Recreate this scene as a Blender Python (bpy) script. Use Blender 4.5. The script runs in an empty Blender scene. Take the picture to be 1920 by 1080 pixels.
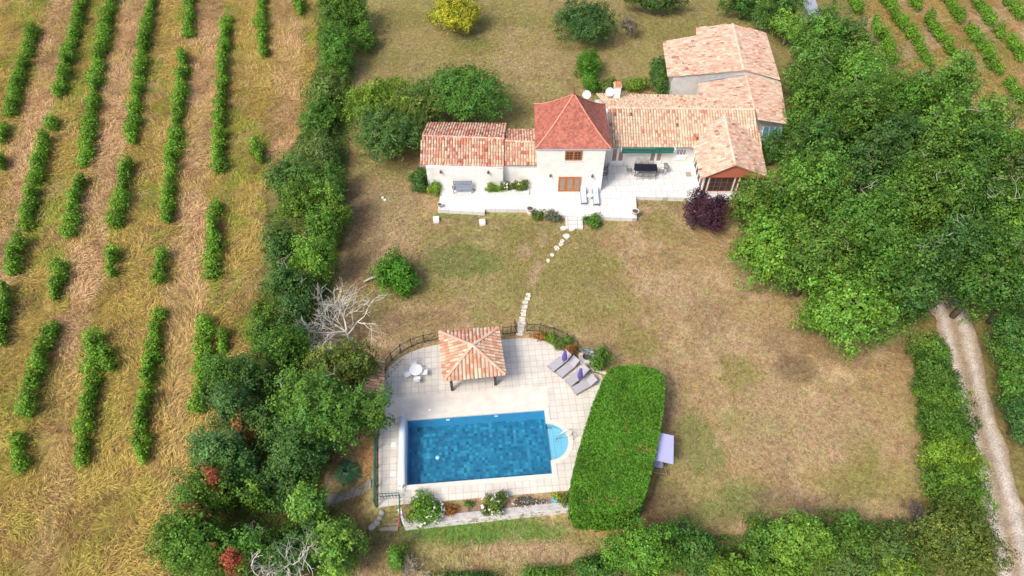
import bpy, math, random
import numpy as np
from mathutils import Vector, Matrix
from mathutils.geometry import tessellate_polygon
random.seed(7)
scene = bpy.context.scene
COL = scene.collection
R = math.radians

# ------------------------------------------------------------------ camera
F = 1336.0; TH = R(51.4); H = 46.0
ST, CT = math.sin(TH), math.cos(TH)
cam_d = bpy.data.cameras.new('camera'); cam = bpy.data.objects.new('camera', cam_d); COL.objects.link(cam)
cam_d.sensor_width = 36; cam_d.lens = F/1920*36; cam_d.clip_start = .5; cam_d.clip_end = 3000
cam.location = (0, 0, H); cam.rotation_euler = (R(90)-TH, 0, 0)
scene.camera = cam

# ------------------------------------------------------------------ sky and sun
w = bpy.data.worlds.new('World'); scene.world = w; w.use_nodes = True
nt = w.node_tree
sky = nt.nodes.new('ShaderNodeTexSky'); sky.sky_type = 'NISHITA'; sky.sun_disc = False
SUN_DIR = Vector((-.85, -.80, 1.5)).normalized()
sky.sun_elevation = math.asin(SUN_DIR.z); sky.sun_rotation = math.atan2(SUN_DIR.x, SUN_DIR.y)
sky.air_density = 1.0; sky.dust_density = 4.0; sky.ozone_density = .6
bg = nt.nodes['Background']; bg.inputs[1].default_value = .15
nt.links.new(sky.outputs[0], bg.inputs[0])
sl = bpy.data.lights.new('sun', 'SUN'); sl.energy = 2.0; sl.angle = R(14); sl.color = (1, .95, .87)
so = bpy.data.objects.new('sun', sl); COL.objects.link(so)
so.rotation_euler = SUN_DIR.to_track_quat('Z', 'Y').to_euler()
scene.view_settings.view_transform = 'Standard'; scene.view_settings.look = 'None'
scene.view_settings.exposure = .60; scene.view_settings.gamma = 1
scene.render.engine = 'CYCLES'
scene.cycles.max_bounces = 6; scene.cycles.transparent_max_bounces = 8

# ------------------------------------------------------------------ where a sight line meets a level or an upright plane
def ray(u, v):
    a = (u-960)/F; b = (540-v)/F
    return a, CT+b*ST, -(ST-b*CT)
def P(u, v, z=0.0):
    r = ray(u, v); t = (z-H)/r[2]
    return (r[0]*t, r[1]*t, z)
def sm(t): t = np.clip(t, 0, 1); return t*t*(3-2*t)
def low_mask(x, y):
    s = y-(17.0+.107*(x+7.1))
    a = sm((1.0-s)/1.3)*sm((10.5-x)/5)
    b = sm((25.0-y)/5)*sm((-9.5-x)/1.0)
    return np.maximum(a, b)
def gz(x, y): return -1.0*low_mask(x, y)
def G(u, v, dz=0.0):
    z = dz
    for _ in range(6):
        p = P(u, v, z); z = float(gz(p[0], p[1]))+dz
    return P(u, v, z)
def ppm(p): return F/math.sqrt(p[0]**2+p[1]**2+(p[2]-H)**2)*1.03

# ------------------------------------------------------------------ materials
def newmat(name):
    m = bpy.data.materials.new(name); m.use_nodes = True
    return m, m.node_tree.nodes, m.node_tree.links, m.node_tree.nodes['Principled BSDF']
MATS = {}
def mat(name, c, rough=.7, metal=0, var=.12, scale=6, bump=0, spec=.4, c2=None, detail=5, stretch=None):
    if name in MATS: return MATS[name]
    m, N, L, b = newmat(name)
    b.inputs['Roughness'].default_value = rough; b.inputs['Metallic'].default_value = metal
    b.inputs['Specular IOR Level'].default_value = spec
    tc = N.new('ShaderNodeTexCoord'); nz = N.new('ShaderNodeTexNoise'); nz.inputs['Scale'].default_value = scale
    nz.inputs['Detail'].default_value = detail; nz.inputs['Roughness'].default_value = .65
    if stretch:
        mp = N.new('ShaderNodeMapping'); mp.inputs['Scale'].default_value = stretch
        L.new(tc.outputs['Object'], mp.inputs[0]); L.new(mp.outputs[0], nz.inputs['Vector'])
    else: L.new(tc.outputs['Object'], nz.inputs['Vector'])
    rp = N.new('ShaderNodeValToRGB')
    lo = [x*(1-var) for x in c]; hi = [min(1, x*(1+var)) for x in c]
    if c2: lo, hi = c2, c
    rp.color_ramp.elements[0].color = (*lo, 1); rp.color_ramp.elements[1].color = (*hi, 1)
    rp.color_ramp.elements[0].position = .3; rp.color_ramp.elements[1].position = .7
    L.new(nz.outputs['Fac'], rp.inputs[0]); L.new(rp.outputs[0], b.inputs['Base Color'])
    if bump:
        bp = N.new('ShaderNodeBump'); bp.inputs['Strength'].default_value = bump; bp.inputs['Distance'].default_value = .03
        L.new(nz.outputs['Fac'], bp.inputs['Height']); L.new(bp.outputs[0], b.inputs['Normal'])
    MATS[name] = m; return m
def attr_mat(name, rough=.8, nscale=25, nvar=.25, bump=.3, dist=.03, spec=.3):
    m, N, L, b = newmat(name)
    b.inputs['Roughness'].default_value = rough; b.inputs['Specular IOR Level'].default_value = spec
    a = N.new('ShaderNodeAttribute'); a.attribute_name = 'Col'
    tc = N.new('ShaderNodeTexCoord'); nz = N.new('ShaderNodeTexNoise'); nz.inputs['Scale'].default_value = nscale
    nz.inputs['Detail'].default_value = 6; L.new(tc.outputs['Object'], nz.inputs['Vector'])
    mr = N.new('ShaderNodeMapRange'); mr.inputs[1].default_value = .3; mr.inputs[2].default_value = .7
    mr.inputs[3].default_value = 1-nvar; mr.inputs[4].default_value = 1+nvar
    L.new(nz.outputs['Fac'], mr.inputs[0])
    vm = N.new('ShaderNodeVectorMath'); vm.operation = 'SCALE'
    L.new(a.outputs['Color'], vm.inputs[0]); L.new(mr.outputs[0], vm.inputs['Scale']); L.new(vm.outputs[0], b.inputs['Base Color'])
    if bump:
        bp = N.new('ShaderNodeBump'); bp.inputs['Strength'].default_value = bump; bp.inputs['Distance'].default_value = dist
        L.new(nz.outputs['Fac'], bp.inputs['Height']); L.new(bp.outputs[0], b.inputs['Normal'])
    MATS[name] = m; return m
def leaf_mat():
    m, N, L, b = newmat('leaves')
    b.inputs['Roughness'].default_value = .55; b.inputs['Specular IOR Level'].default_value = .25
    a = N.new('ShaderNodeAttribute'); a.attribute_name = 'Col'
    oi = N.new('ShaderNodeObjectInfo')
    mx = N.new('ShaderNodeVectorMath'); mx.operation = 'MULTIPLY'
    L.new(a.outputs['Color'], mx.inputs[0]); L.new(oi.outputs['Color'], mx.inputs[1])
    L.new(mx.outputs[0], b.inputs['Base Color'])
    t = N.new('ShaderNodeBsdfTranslucent'); L.new(mx.outputs[0], t.inputs['Color'])
    ms = N.new('ShaderNodeMixShader'); ms.inputs[0].default_value = .3
    L.new(b.outputs[0], ms.inputs[1]); L.new(t.outputs[0], ms.inputs[2])
    L.new(ms.outputs[0], N['Material Output'].inputs['Surface'])
    return m
LEAF = leaf_mat()
def slab_mat(name, c, c2, bw, bh, rot, mortar=(.3, .29, .27), msize=.02, off=0.0, stain=.25, var=.1):
    m, N, L, b = newmat(name)
    b.inputs['Roughness'].default_value = .75; b.inputs['Specular IOR Level'].default_value = .3
    tc = N.new('ShaderNodeTexCoord'); mp = N.new('ShaderNodeMapping'); mp.inputs['Rotation'].default_value = (0, 0, rot)
    mp.inputs['Location'].default_value = (.13, .17, 0)
    L.new(tc.outputs['Object'], mp.inputs[0])
    br = N.new('ShaderNodeTexBrick'); L.new(mp.outputs[0], br.inputs['Vector'])
    br.offset = off; br.inputs['Scale'].default_value = 1
    br.inputs['Brick Width'].default_value = bw; br.inputs['Row Height'].default_value = bh
    br.inputs['Mortar Size'].default_value = msize; br.inputs['Mortar Smooth'].default_value = .3
    br.inputs['Color1'].default_value = (*c, 1); br.inputs['Color2'].default_value = (*c2, 1); br.inputs['Mortar'].default_value = (*mortar, 1)
    nz = N.new('ShaderNodeTexNoise'); nz.inputs['Scale'].default_value = .6; nz.inputs['Detail'].default_value = 8; nz.inputs['Roughness'].default_value = .7
    L.new(tc.outputs['Object'], nz.inputs['Vector'])
    mr = N.new('ShaderNodeMapRange'); mr.inputs[1].default_value = .3; mr.inputs[2].default_value = .65; mr.inputs[3].default_value = 1-stain; mr.inputs[4].default_value = 1.05
    L.new(nz.outputs['Fac'], mr.inputs[0])
    vm = N.new('ShaderNodeVectorMath'); vm.operation = 'SCALE'
    L.new(br.outputs['Color'], vm.inputs[0]); L.new(mr.outputs[0], vm.inputs['Scale']); L.new(vm.outputs[0], b.inputs['Base Color'])
    MATS[name] = m; return m

# ------------------------------------------------------------------ objects
def tag(o, label=None, cat=None, group=None, kind=None):
    if label: o['label'] = label
    if cat: o['category'] = cat
    if group: o['group'] = group
    if kind: o['kind'] = kind
    return o
def empty(name, loc=(0, 0, 0), rz=0, label=None, cat=None, group=None):
    o = bpy.data.objects.new(name, None); COL.objects.link(o); o.location = loc; o.rotation_euler = (0, 0, rz)
    o.empty_display_size = .3
    return tag(o, label, cat, group)
def copy_tree(o, parent=None):
    c = o.copy(); COL.objects.link(c); c.parent = parent
    for ch in list(o.children): copy_tree(ch, c)
    return c
class MB:
    def __init__(s): s.v = []; s.f = []; s.c = []
    def add(s, vs, fs, col=None):
        n = len(s.v); s.v += [tuple(p) for p in vs]; s.f += [tuple(i+n for i in f) for f in fs]
        s.c += [col or (1, 1, 1)]*len(vs); return s
    def box(s, x0, x1, y0, y1, z0, z1, M=None, col=None):
        vs = [Vector(p) for p in ((x0, y0, z0), (x1, y0, z0), (x1, y1, z0), (x0, y1, z0), (x0, y0, z1), (x1, y0, z1), (x1, y1, z1), (x0, y1, z1))]
        if M: vs = [M @ p for p in vs]
        return s.add(vs, [(0, 3, 2, 1), (4, 5, 6, 7), (0, 1, 5, 4), (1, 2, 6, 5), (2, 3, 7, 6), (3, 0, 4, 7)], col)
    def bar(s, a, b, wd, ht=None, n=4, r2=None, col=None):
        a = Vector(a); b = Vector(b); d = (b-a)
        if d.length < 1e-6: return s
        d.normalize(); up = Vector((0, 0, 1)) if abs(d.z) < .95 else Vector((1, 0, 0))
        x = d.cross(up).normalized(); y = x.cross(d)
        ht = ht or wd; k = r2/wd if r2 else 1; vs = []
        for p, q in ((a, 1), (b, k)):
            for i in range(n):
                t = 2*math.pi*(i+.5)/n; g = 1.414 if n == 4 else 1
                vs.append(p+x*math.cos(t)*wd/2*g*q+y*math.sin(t)*ht/2*g*q)
        fs = [(i, (i+1) % n, n+(i+1) % n, n+i) for i in range(n)]+[tuple(range(n-1, -1, -1)), tuple(range(n, 2*n))]
        return s.add(vs, fs, col)
    def tube(s, pts, rs, n=6, col=None):
        if not hasattr(rs, '__len__'): rs = [rs]*len(pts)
        pts = [Vector(p) for p in pts]; vs = []
        for i, p in enumerate(pts):
            d = (pts[min(i+1, len(pts)-1)]-pts[max(i-1, 0)]).normalized()
            up = Vector((0, 0, 1)) if abs(d.z) < .9 else Vector((1, 0, 0))
            x = d.cross(up).normalized(); y = x.cross(d)
            for k in range(n):
                t = 2*math.pi*k/n; vs.append(p+(x*math.cos(t)+y*math.sin(t))*rs[i])
        fs = []
        for i in range(len(pts)-1):
            for k in range(n):
                fs.append((i*n+k, i*n+(k+1) % n, (i+1)*n+(k+1) % n, (i+1)*n+k))
        fs += [tuple(range(n-1, -1, -1)), tuple(range(len(pts)*n-n, len(pts)*n))]
        return s.add(vs, fs, col)
    def lathe(s, prof, c=(0, 0, 0), n=20, col=None):
        vs = []; fs = []
        for r, z in prof:
            for k in range(n):
                t = 2*math.pi*k/n; vs.append((c[0]+r*math.cos(t), c[1]+r*math.sin(t), c[2]+z))
        for i in range(len(prof)-1):
            for k in range(n): fs.append((i*n+k, i*n+(k+1) % n, (i+1)*n+(k+1) % n, (i+1)*n+k))
        fs.append(tuple(range(n-1, -1, -1))); fs.append(tuple(range(len(vs)-n, len(vs))))
        return s.add(vs, fs, col)
    def prism(s, poly, z0, z1, hole=None, col=None):
        loops = [[Vector((x, y, 0)) for x, y in poly]]
        if hole: loops.append([Vector((x, y, 0)) for x, y in hole])
        tris = tessellate_polygon(loops); allp = [p for l in loops for p in l]; n = len(allp)
        vs = [(p.x, p.y, z1) for p in allp]+[(p.x, p.y, z0) for p in allp]
        fs = []
        for t in tris:
            a, b, c = [allp[i] for i in t]
            if (b-a).cross(c-a).z < 0: t = (t[0], t[2], t[1])
            fs.append(tuple(t)); fs.append(tuple(i+n for i in reversed(t)))
        o = 0
        for li, l in enumerate(loops):
            m = len(l); ar = sum(l[i].x*l[(i+1) % m].y-l[(i+1) % m].x*l[i].y for i in range(m))
            for i in range(m):
                a, b = o+i, o+(i+1) % m
                q = (a, a+n, b+n, b)
                if (ar > 0) == (li == 0): q = q[::-1]
                fs.append(q)
            o += m
        return s.add(vs, fs, col)
    def build(s, name, m, parent=None, smooth=False):
        me = bpy.data.meshes.new(name); me.from_pydata(s.v, [], s.f); me.update()
        ca = me.color_attributes.new('Col', 'FLOAT_COLOR', 'POINT')
        ca.data.foreach_set('color', np.array([(*c, 1) for c in s.c], dtype=np.float32).ravel())
        me.materials.append(m)
        if smooth: me.polygons.foreach_set('use_smooth', [True]*len(me.polygons))
        o = bpy.data.objects.new(name, me); COL.objects.link(o)
        if parent: o.parent = parent
        return o
def numesh(name, verts, quads, cols, m, parent=None, smooth=False, tri=False):
    k = 3 if tri else 4
    me = bpy.data.meshes.new(name); nv = len(verts); nf = len(quads)
    me.vertices.add(nv); me.vertices.foreach_set('co', np.asarray(verts, np.float32).ravel())
    me.loops.add(nf*k); me.polygons.add(nf)
    me.loops.foreach_set('vertex_index', np.asarray(quads, np.int32).ravel())
    me.polygons.foreach_set('loop_start', np.arange(0, nf*k, k, dtype=np.int32))
    me.update(calc_edges=True)
    if smooth: me.polygons.foreach_set('use_smooth', np.ones(nf, bool))
    ca = me.color_attributes.new('Col', 'FLOAT_COLOR', 'POINT')
    cc = np.ones((nv, 4), np.float32); cc[:, :3] = cols; ca.data.foreach_set('color', cc.ravel())
    me.materials.append(m)
    o = bpy.data.objects.new(name, me); COL.objects.link(o)
    if parent: o.parent = parent
    return o
def unit(a): return a/np.maximum(np.linalg.norm(a, axis=1, keepdims=True), 1e-6)
def leaves(pos, nrm, size, col, rng, aspect=.62, down=0):
    n = len(pos); nrm = unit(nrm)
    t = unit(np.cross(nrm, unit(rng.normal(size=(n, 3)))))
    if down: t = unit(t+np.array([0, 0, -down]))
    b = np.cross(nrm, t); sz = size.reshape(-1, 1)
    v = np.empty((n, 4, 3)); bend = nrm*sz*.18
    v[:, 0] = pos-t*sz*.5-bend; v[:, 1] = pos+b*sz*.5*aspect; v[:, 2] = pos+t*sz*.5-bend; v[:, 3] = pos-b*sz*.5*aspect
    c = np.repeat(col[:, None, :], 4, axis=1)
    return v.reshape(-1, 3), np.arange(n*4).reshape(-1, 4), c.reshape(-1, 3)
def vnoise(x, y, s, seed=0):
    # smooth value noise on numpy arrays
    rg = np.random.RandomState(seed); T = rg.rand(256, 256)
    X = x/s+1000; Y = y/s+1000
    xi = np.floor(X).astype(int); yi = np.floor(Y).astype(int); fx = X-xi; fy = Y-yi
    fx = fx*fx*(3-2*fx); fy = fy*fy*(3-2*fy)
    a = T[xi % 256, yi % 256]; b = T[(xi+1) % 256, yi % 256]; c = T[xi % 256, (yi+1) % 256]; d = T[(xi+1) % 256, (yi+1) % 256]
    return (a*(1-fx)+b*fx)*(1-fy)+(c*(1-fx)+d*fx)*fy
def inpoly(x, y, poly):
    r = np.zeros(x.shape, bool); n = len(poly)
    for i in range(n):
        x1, y1 = poly[i][:2]; x2, y2 = poly[(i+1) % n][:2]
        if y1 == y2: continue
        c = ((y1 > y) != (y2 > y)) & (x < (x2-x1)*(y-y1)/(y2-y1)+x1); r ^= c
    return r
def softpoly(x, y, poly, wob=.6, seed=3):
    dx = (vnoise(x, y, 1.6, seed)-.5)*2*wob; dy = (vnoise(x, y, 1.6, seed+1)-.5)*2*wob
    return inpoly(x+dx, y+dy, poly).astype(float)

# ================================================================== ground
def axis(lo, hi, st, far):
    a = list(np.arange(lo, hi+1e-6, st)); s = st
    l, r = lo, hi; L_, R_ = [], []
    while r < far: s *= 1.35; r += s; R_.append(r)
    s = st
    while l > -far: s *= 1.35; l -= s; L_.append(l)
    return np.array(L_[::-1]+a+R_)
xs = axis(-66, 66, .3, 900); ys = axis(8, 96, .3, 900)
GX, GY = np.meshgrid(xs, ys)
def GP(pts): return [G(u, v)[:2] for u, v in pts]
LAWN = GP([(690, -40), (660, 110), (652, 300), (655, 420), (628, 540), (600, 640), (640, 760), (610, 900), (640, 1085), (1100, 1100), (1300, 1010), (1700, 990), (1735, 900), (1712, 640), (1560, 400), (1500, 80), (1480, -40)])
LEFTV = GP([(-500, -60), (600, -60), (590, 130), (560, 260), (500, 330), (490, 520), (470, 680), (400, 820), (350, 960), (300, 1130), (-300, 1130)])
TRACKV = GP([(1560, -80), (1650, 120), (1850, 330), (1925, 560), (1960, 1100), (3000, 1100), (3000, -80)])
BLUE = None
def field_colour(x, y):
    n1 = vnoise(x, y, 6, 1); n2 = vnoise(x, y, 2.2, 2); n3 = vnoise(x, y, .8, 4); n4 = vnoise(x, y, 14, 5)
    n5 = vnoise(x, y, .35, 6)
    base = np.stack([.17+0*x, .14+0*x, .05+0*x], -1)
    def mix(c, f):
        nonlocal base
        base = base*(1-f[..., None])+np.array(c)*f[..., None]
    # lawn: dry brown with green patches
    lw = inpoly(x, y, LAWN).astype(float)
    mix((.300, .212, .102), lw)
    mix((.40, .285, .165), lw*sm((n2*.5+n3*.5-.5)*5)*.8)
    mix((.20, .19, .055), lw*sm((n1*.6+n2*.4-.45)*5)*.6); mix((.235, .205, .068), lw*sm((y-52)/8)*.55)
    mix((.16, .115, .06), lw*sm((n3*.5+n5*.5-.6)*6)*.5)
    for (u, v, ru, rv, c, k) in PATCH:
        px, py, _ = G(u, v); s = ppm((px, py, 0)); rx, ry = ru/s, rv/s/.8
        d = ((x-px)/rx)**2+((y-py)/ry)**2+(n2-.5)*1.1+(n3-.5)*.5
        mix(c, sm((1.25-d)/.9)*k*lw)
    # left vineyard: alternate mown straw alleys and greener ones
    lv = inpoly(x, y, LEFTV).astype(float)
    al = ALLEY(x, y)
    straw = np.array((.47, .305, .155)); gold = (.36, .265, .07)
    mix(gold, lv)
    mix((.225, .255, .038), lv*sm((n1*.4+n2*.6-.40)*5)*(.30+.55*sm((y-22)/12)))
    mix(straw, lv*sm(al*1.7)*(.5+.5*sm((n2-.2)*3)))
    mix((.34, .19, .075), lv*sm((n3*.6+n2*.4-.55)*6)*.45)
    mix((.20, .12, .06), lv*sm((n5*.5+n3*.5-.62)*7)*.5)
    # right side: vineyard and verge
    tv = inpoly(x, y, TRACKV).astype(float)*(1-lw)
    mix((.27, .20, .065), tv)
    mix((.38, .27, .16), tv*sm((n2-.45)*4)*.8)
    mix((.15, .17, .04), tv*sm((n1-.5)*4)*.6)
    mix((.33, .18, .07), tv*sm((n3-.6)*6)*.6)
    return np.clip(base, 0, 1)
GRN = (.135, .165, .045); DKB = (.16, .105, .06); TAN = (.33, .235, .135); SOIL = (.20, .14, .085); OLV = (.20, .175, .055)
PATCH = [(870, 490, 80, 40, GRN, .75), (980, 450, 60, 50, OLV, .7), (820, 545, 50, 20, OLV, .6), (1000, 520, 60, 40, OLV, .5), (1115, 500, 60, 30, OLV, .6), (1240, 420, 60, 40, OLV, .6), (730, 420, 60, 60, TAN, .5),
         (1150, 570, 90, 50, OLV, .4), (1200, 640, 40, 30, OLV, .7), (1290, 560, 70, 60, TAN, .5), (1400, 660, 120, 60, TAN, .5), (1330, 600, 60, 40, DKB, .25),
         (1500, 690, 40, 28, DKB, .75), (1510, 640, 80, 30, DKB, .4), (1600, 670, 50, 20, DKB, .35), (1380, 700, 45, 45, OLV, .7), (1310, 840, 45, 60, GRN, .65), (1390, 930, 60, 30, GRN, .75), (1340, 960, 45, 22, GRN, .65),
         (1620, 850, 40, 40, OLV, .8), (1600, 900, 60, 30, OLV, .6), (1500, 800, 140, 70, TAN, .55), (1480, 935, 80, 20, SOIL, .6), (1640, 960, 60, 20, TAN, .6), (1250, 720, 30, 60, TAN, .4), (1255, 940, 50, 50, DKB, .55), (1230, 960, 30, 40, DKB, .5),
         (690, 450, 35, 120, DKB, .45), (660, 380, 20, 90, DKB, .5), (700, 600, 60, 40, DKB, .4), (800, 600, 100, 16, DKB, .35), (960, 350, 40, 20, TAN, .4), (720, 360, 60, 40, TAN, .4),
         (760, 30, 60, 30, OLV, .7), (880, 90, 60, 20, OLV, .8), (880, 78, 40, 14, GRN, .5), (960, 40, 120, 20, OLV, .6), (720, 110, 60, 30, OLV, .5), (1000, 120, 90, 40, TAN, .35), (960, 210, 50, 40, OLV, .5), (1250, 60, 60, 30, OLV, .6), (1190, 110, 60, 40, OLV, .4), (1165, 130, 20, 30, TAN, .4),
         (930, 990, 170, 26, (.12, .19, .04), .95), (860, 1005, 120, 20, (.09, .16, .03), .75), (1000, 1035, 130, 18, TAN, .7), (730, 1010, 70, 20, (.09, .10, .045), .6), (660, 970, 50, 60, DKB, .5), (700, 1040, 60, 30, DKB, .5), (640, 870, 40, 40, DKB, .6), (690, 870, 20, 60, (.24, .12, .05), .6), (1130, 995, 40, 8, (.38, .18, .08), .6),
         (870, 402, 60, 7, GRN, .8), (950, 405, 40, 7, GRN, .5), (940, 415, 22, 9, SOIL, .5), (1250, 380, 60, 7, GRN, .5), (1668, 972, 8, 13, (.45, .27, .15), .8), (985, 470, 16, 18, TAN, .8), (1018, 445, 12, 20, TAN, .7), (1004, 510, 10, 16, TAN, .9), (996, 530, 9, 16, TAN, .9), (1012, 498, 10, 12, TAN, .9)]
# the vine rows, as sight points along the foliage (top of photo downwards)
VL = {1: [[(62, 45), (36, 140), (14, 212)], [(3, 232), (0, 262)], [(2, 290), (-2, 312)]],
      2: [[(158, -25), (143, 35), (126, 100), (107, 178)], [(98, 215), (92, 240)], [(83, 250), (62, 340), (42, 425)], [(33, 440), (26, 478), (18, 510)], [(8, 535), (2, 580), (-4, 640)]],
      3: [[(212, -25), (200, 30), (183, 115), (168, 215), (156, 302)], [(150, 330), (140, 370), (124, 438)], [(114, 490), (100, 555)], [(97, 600), (78, 655), (62, 700), (46, 775)], [(28, 815), (33, 880)]],
      4: [[(286, -25), (273, 50), (260, 130), (243, 262)], [(238, 298), (228, 350), (215, 422)], [(211, 462), (208, 508)], [(178, 622), (172, 690), (160, 770), (152, 865)], [(192, 655), (206, 690)]],
      5: [[(356, -25), (353, 25), (351, 64)], [(342, 92), (340, 150), (328, 230), (318, 320), (313, 412)], [(305, 468), (297, 528)], [(296, 580), (286, 640), (272, 730), (260, 790), (262, 865)]],
      6: [[(424, 30), (418, 110), (411, 210), (410, 320)], [(402, 378), (398, 440), (396, 515)], [(386, 590), (380, 660), (372, 765)]],
      7: [[(490, -25), (489, 30), (493, 100)], [(480, 262), (484, 302)], [(416, 615), (414, 650)]],
      8: [[(560, -25), (560, 22)]]}
VR = {1: [[(1598, -15), (1613, 18)], [(1636, 35), (1655, 60), (1678, 112)]],
      2: [[(1655, -15), (1680, 25), (1714, 65), (1745, 112)]],
      3: [[(1712, -15), (1723, 12)], [(1740, 25), (1752, 45), (1770, 70)], [(1776, 76), (1795, 102), (1817, 130)]],
      4: [[(1772, -15), (1790, 12), (1806, 35)], [(1815, 44), (1846, 85), (1876, 132)], [(1893, 148), (1925, 188)], [(1900, 250), (1912, 285)]],
      5: [[(1828, -12), (1845, 12), (1861, 40)], [(1871, 45), (1881, 63)], [(1893, 66), (1925, 108)]],
      6: [[(1882, -12), (1925, 30)]]}
def rowline(segs): return [G(u, v, .8)[:2] for s in segs for (u, v) in s]
_rl = {k: rowline(s if k != 4 else s[:4]) for k, s in VL.items()}
def rowx(k, y):
    pts = sorted(_rl[k], key=lambda p: p[1]); X = np.array([p[0] for p in pts]); Yv = np.array([p[1] for p in pts])
    if len(pts) > 2:
        a, b = np.polyfit(Yv, X, 1); return a*y+b
    return X[0]+0*y
def ALLEY(x, y):
    r = np.zeros(x.shape)
    rows = {k: rowx(k, y) for k in (1, 2, 3, 4, 5, 6)}; wdt = (rows[6]-rows[1])/5
    rows[7] = rows[6]+wdt; rows[8] = rows[7]+wdt; rows[0] = rows[1]-wdt; rows[-1] = rows[0]-wdt
    for a in (-1, 1, 3, 5, 7):
        c = (rows[a]+rows[a+1])/2; h = wdt/2
        r = np.maximum(r, 1-np.abs(x-c)/h)
    return np.clip(r+(vnoise(x, y, 1.4, 91)-.5)*.7+(vnoise(x, y, .5, 92)-.5)*.4, 0, 1)*(.3+.7*sm((y-26)/12))
ZG = gz(GX, GY)-.05+(vnoise(GX, GY, 5, 9)-.5)*.08
POOLB = [P(735, 765)[:2], P(1110, 745)[:2], P(1075, 905)[:2], P(730, 930)[:2]]
DECKB = [P(*q)[:2] for q in [(722, 735), (735, 695), (775, 667), (815, 655), (950, 645), (1020, 652), (1060, 675), (1100, 706), (1115, 730), (1068, 910), (720, 940)]]
ZG = np.where(inpoly(GX, GY, POOLB), -3.0, np.where(inpoly(GX, GY, DECKB), -.4, ZG))
CG = field_colour(GX, GY).reshape(-1, 3)
nx, ny = len(xs), len(ys)
idx = np.arange(nx*ny).reshape(ny, nx)
q = np.stack([idx[:-1, :-1], idx[:-1, 1:], idx[1:, 1:], idx[1:, :-1]], -1).reshape(-1, 4)
m, N, L, b = newmat('ground'); b.inputs['Roughness'].default_value = .95; b.inputs['Specular IOR Level'].default_value = .1
a = N.new('ShaderNodeAttribute'); a.attribute_name = 'Col'; tc = N.new('ShaderNodeTexCoord')
def nzn(sc, det, rgh, st=None):
    n = N.new('ShaderNodeTexNoise'); n.inputs['Scale'].default_value = sc; n.inputs['Detail'].default_value = det; n.inputs['Roughness'].default_value = rgh
    n.inputs['Distortion'].default_value = .6
    if st:
        mp = N.new('ShaderNodeMapping'); mp.inputs['Scale'].default_value = st; L.new(tc.outputs['Object'], mp.inputs[0]); L.new(mp.outputs[0], n.inputs['Vector'])
    else: L.new(tc.outputs['Object'], n.inputs['Vector'])
    return n
n1 = nzn(3.2, 8, .75); n2 = nzn(.9, 6, .7)
mr = N.new('ShaderNodeMapRange'); mr.inputs[1].default_value = .32; mr.inputs[2].default_value = .68; mr.inputs[3].default_value = .42; mr.inputs[4].default_value = 1.55
L.new(n1.outputs['Fac'], mr.inputs[0])
vm = N.new('ShaderNodeVectorMath'); vm.operation = 'SCALE'; L.new(a.outputs['Color'], vm.inputs[0]); L.new(mr.outputs[0], vm.inputs['Scale'])
hs = N.new('ShaderNodeHueSaturation'); L.new(vm.outputs[0], hs.inputs['Color'])
mr2 = N.new('ShaderNodeMapRange'); mr2.inputs[1].default_value = .3; mr2.inputs[2].default_value = .7; mr2.inputs[3].default_value = .47; mr2.inputs[4].default_value = .535
L.new(n2.outputs['Fac'], mr2.inputs[0]); L.new(mr2.outputs[0], hs.inputs['Hue'])
L.new(hs.outputs[0], b.inputs['Base Color'])
bp = N.new('ShaderNodeBump'); bp.inputs['Strength'].default_value = .5; bp.inputs['Distance'].default_value = .08
L.new(n1.outputs['Fac'], bp.inputs['Height']); L.new(bp.outputs[0], b.inputs['Normal'])
tag(numesh('ground', np.stack([GX, GY, ZG], -1).reshape(-1, 3), q, CG, m, smooth=True), kind='structure')

# ------------------------------------------------------------------ long dry grass of the vineyards, short tufts of the lawn
def grass(name, poly, n, ln, wd, seed, lean, jit, box, keep=None, lift=1.0):
    rg = np.random.RandomState(seed); x = rg.uniform(box[0], box[1], n); y = rg.uniform(box[2], box[3], n)
    k = inpoly(x, y, poly)
    for z in (keep or []): k &= ~inpoly(x, y, z)
    x = x[k]; y = y[k]; n = len(x); z = gz(x, y)
    ang = (vnoise(x, y, 3.0, 21)*2-1)*2.6+(vnoise(x, y, 9.0, 22)*2-1)*2+rg.normal(size=n)*.6
    Ln = ln*rg.uniform(.5, 1.4, n); d = np.stack([np.cos(ang), np.sin(ang)], -1)
    c = field_colour(x+rg.normal(size=n)*.15, y+rg.normal(size=n)*.15)
    c = c*rg.uniform(1-jit, 1+jit*1.3, (n, 1)); c[:, 0] *= rg.uniform(.9, 1.12, n)
    up = rg.uniform(.15, .55, n)*lift
    p = np.stack([x, y, z], -1); side = np.stack([-d[:, 1], d[:, 0], 0*x], -1)*wd*rg.uniform(.6, 1.4, (n, 1))/2
    mid = p+np.stack([d[:, 0]*Ln*.5*lean, d[:, 1]*Ln*.5*lean, Ln*up], -1)
    tip = p+np.stack([d[:, 0]*Ln*lean, d[:, 1]*Ln*lean, Ln*up*.75], -1)
    v = np.empty((n, 4, 3)); v[:, 0] = p-side*.3; v[:, 1] = mid-side; v[:, 2] = tip; v[:, 3] = mid+side
    tag(numesh(name, v.reshape(-1, 3), np.arange(4*n).reshape(-1, 4), np.repeat(c, 4, 0), GRASSM), kind='stuff')
GRASSM = attr_mat('grass_blades', rough=.8, nscale=3, nvar=.1, bump=0, spec=.15)
grass('dry_grass', LEFTV, 560000, .66, .034, 31, .9, .5, (-66, -12, 10, 92))
grass('verge_grass', TRACKV, 150000, .5, .05, 32, .85, .3, (20, 66, 10, 92))
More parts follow.
